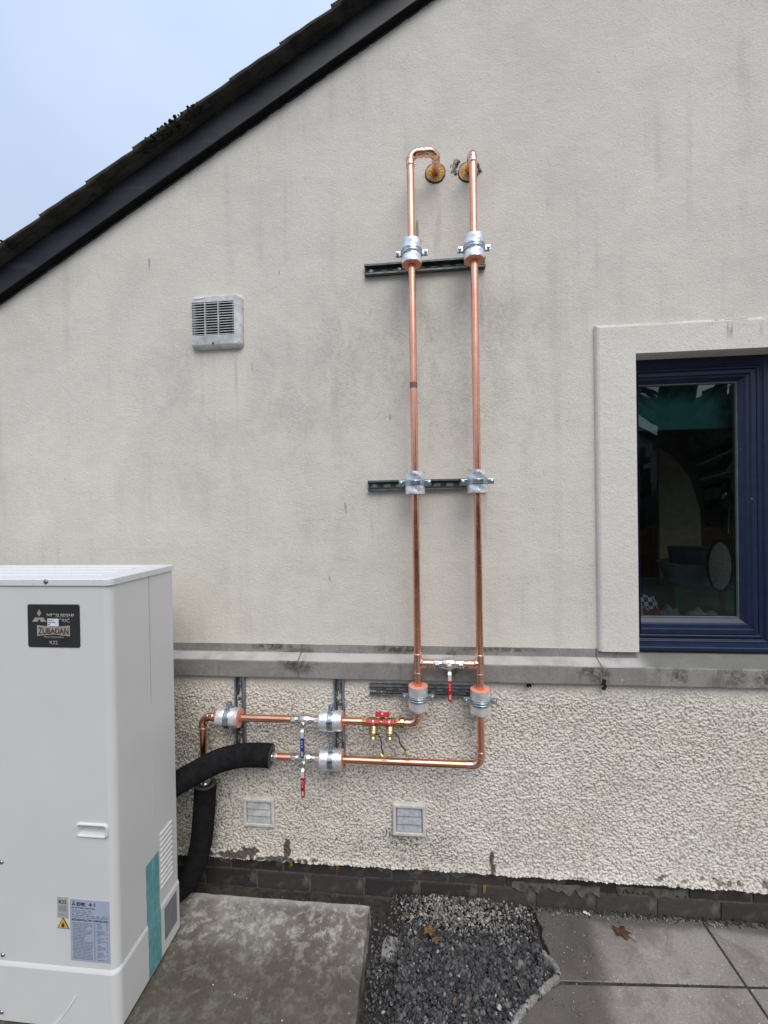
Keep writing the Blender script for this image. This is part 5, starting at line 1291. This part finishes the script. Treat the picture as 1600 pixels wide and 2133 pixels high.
# clear film scrap stuck to the lower front
b = MB(); vs = [(-1.035,HY0-.0035,.152),(-1.022,HY0-.0035,.150),(-1.075,HY0-.006,.060),(-1.105,HY0-.004,.058),(-1.06,HY0-.0045,.10)]
o = MB().add([(-1.032,HY0-.0032,.150),(-1.026,HY0-.0035,.149),(-1.052,HY0-.0040,.110),(-1.090,HY0-.0034,.060),(-1.112,HY0-.0032,.056),(-1.060,HY0-.0036,.105)],[(0,1,2,5),(5,2,3,4)]).build('film_scrap', M['film'], hp)
o.modifiers.new('thickness','SOLIDIFY').thickness = .0003

# ------------------------------------------------------------------ what stands behind the camera (seen in the window glass and the copper)
fn = thing('timber_fence', 'low brown timber fence reflected in the window glass', 'fence', (3,-7.5,0))
wood = plain('fence_wood', (.10,.065,.04), .85, var=.3, scale=10)
pl0 = MB().box(-.07,.07,-.012,.012,0,1.05).build('fence_board', wood, None); pl0.parent = fn; pl0.location = (-6,0,0)
for k in range(1,86):
    o = pl0.copy(); C.objects.link(o); o.location = (-6+k*.15,rnd.uniform(-.006,.006),rnd.uniform(-.02,.02))
o = MB().box(-6.1,7,.012,.05,.25,.32).box(-6.1,7,.012,.05,.8,.87).build('fence_rail', wood); o.parent = fn
bark = plain('bark', (.045,.038,.032), .95, var=.4, scale=8, bump=1, bscale=20, bdist=.03)
tr_ = thing('bare_tree', 'big bare tree reflected in the window glass', 'tree', (6.15,-8.6,-.05))
T0 = Vector((6.15,-8.6,-.06)); tb = MB()
tb.tube(smoothpath([T0,T0+Vector((.02,0,.6)),T0+Vector((.0,.05,1.8)),T0+Vector((-.1,.05,3.2)),T0+Vector((-.05,0,4.4))],5), [.62-.36*min(1,i/20) for i in range(21)], 18)
tb.build('trunk', bark, tr_)
lm_ = MB()
def branch(p, d, L, r, dep):
    pts_ = [p]; dd = d.normalized()
    for k in range(5):
        dd = (dd+Vector((rnd.uniform(-.25,.25),rnd.uniform(-.25,.25),rnd.uniform(-.12,.22)))).normalized(); pts_.append(pts_[-1]+dd*L/5)
    lm_.tube(pts_, [max(.006,r*(1-.13*k)) for k in range(6)], 7, False)
    if dep:
        for k in range(3 if dep > 1 else 4):
            j = rnd.randrange(2,6); a = (dd+Vector((rnd.uniform(-1,1),rnd.uniform(-1,1),rnd.uniform(-.4,.7)))).normalized(); branch(pts_[j], a, L*rnd.uniform(.5,.75), r*.5, dep-1)
for k in range(9):
    a = k*.7+rnd.uniform(-.2,.2); branch(T0+Vector((-.05,.02,1.9+k*.32)), Vector((math.cos(a),math.sin(a),.45)), rnd.uniform(2,3.2), .16, 3)
lm_.build('branches', bark, tr_)
nb = thing('neighbouring_house', 'pale rendered house with dark roof reflected in the window glass', 'house', (7,-16,0))
MB().prism([(1.5,-.05),(12,-.05),(12,2.6),(6.75,5.6),(1.5,2.6)], -15.5, -23).build('wall', plain('neighbour_render', (.42,.41,.40), .9), nb)
rb = MB()
for s_ in (1,-1):
    a, c = Vector((6.75,0,5.62)), Vector((6.75+s_*5.6,0,2.40))
    rb.hexa([(a.x,-15.2,a.z),(c.x,-15.2,c.z),(c.x,-23.3,c.z),(a.x,-23.3,a.z),(a.x,-15.2,a.z+.15),(c.x,-15.2,c.z+.15),(c.x,-23.3,c.z+.15),(a.x,-23.3,a.z+.15)])
rb.build('roof', M['tile'], nb)
for x in (3.2,8.6): wnd = MB().box(x,x+1.5,-15.5,-15.42,1.0,2.1).build('window', M['gasket'], nb)
hdg = MB()
for k in range(7500):
    x = rnd.uniform(-14,18); z = rnd.uniform(0,3.0 if x < 7 else 4.6)+.35*math.sin(x*2.3); y = -11.3+rnd.uniform(-.7,.7)
    if 6.5 < x < 7.5 or z < 0: continue
    hdg.obox((x,y,z),(rnd.random(),rnd.random(),.2),(0,1,.2),(.1,0,1),(rnd.uniform(.12,.28),.01,rnd.uniform(.1,.24)))
tag(hdg.build('hedge', plain('hedge_leaf', (.06,.072,.045), .9, var=.4, scale=3)), 'tall dark hedge reflected in the window glass', 'hedge')
bpy.context.view_layer.update()
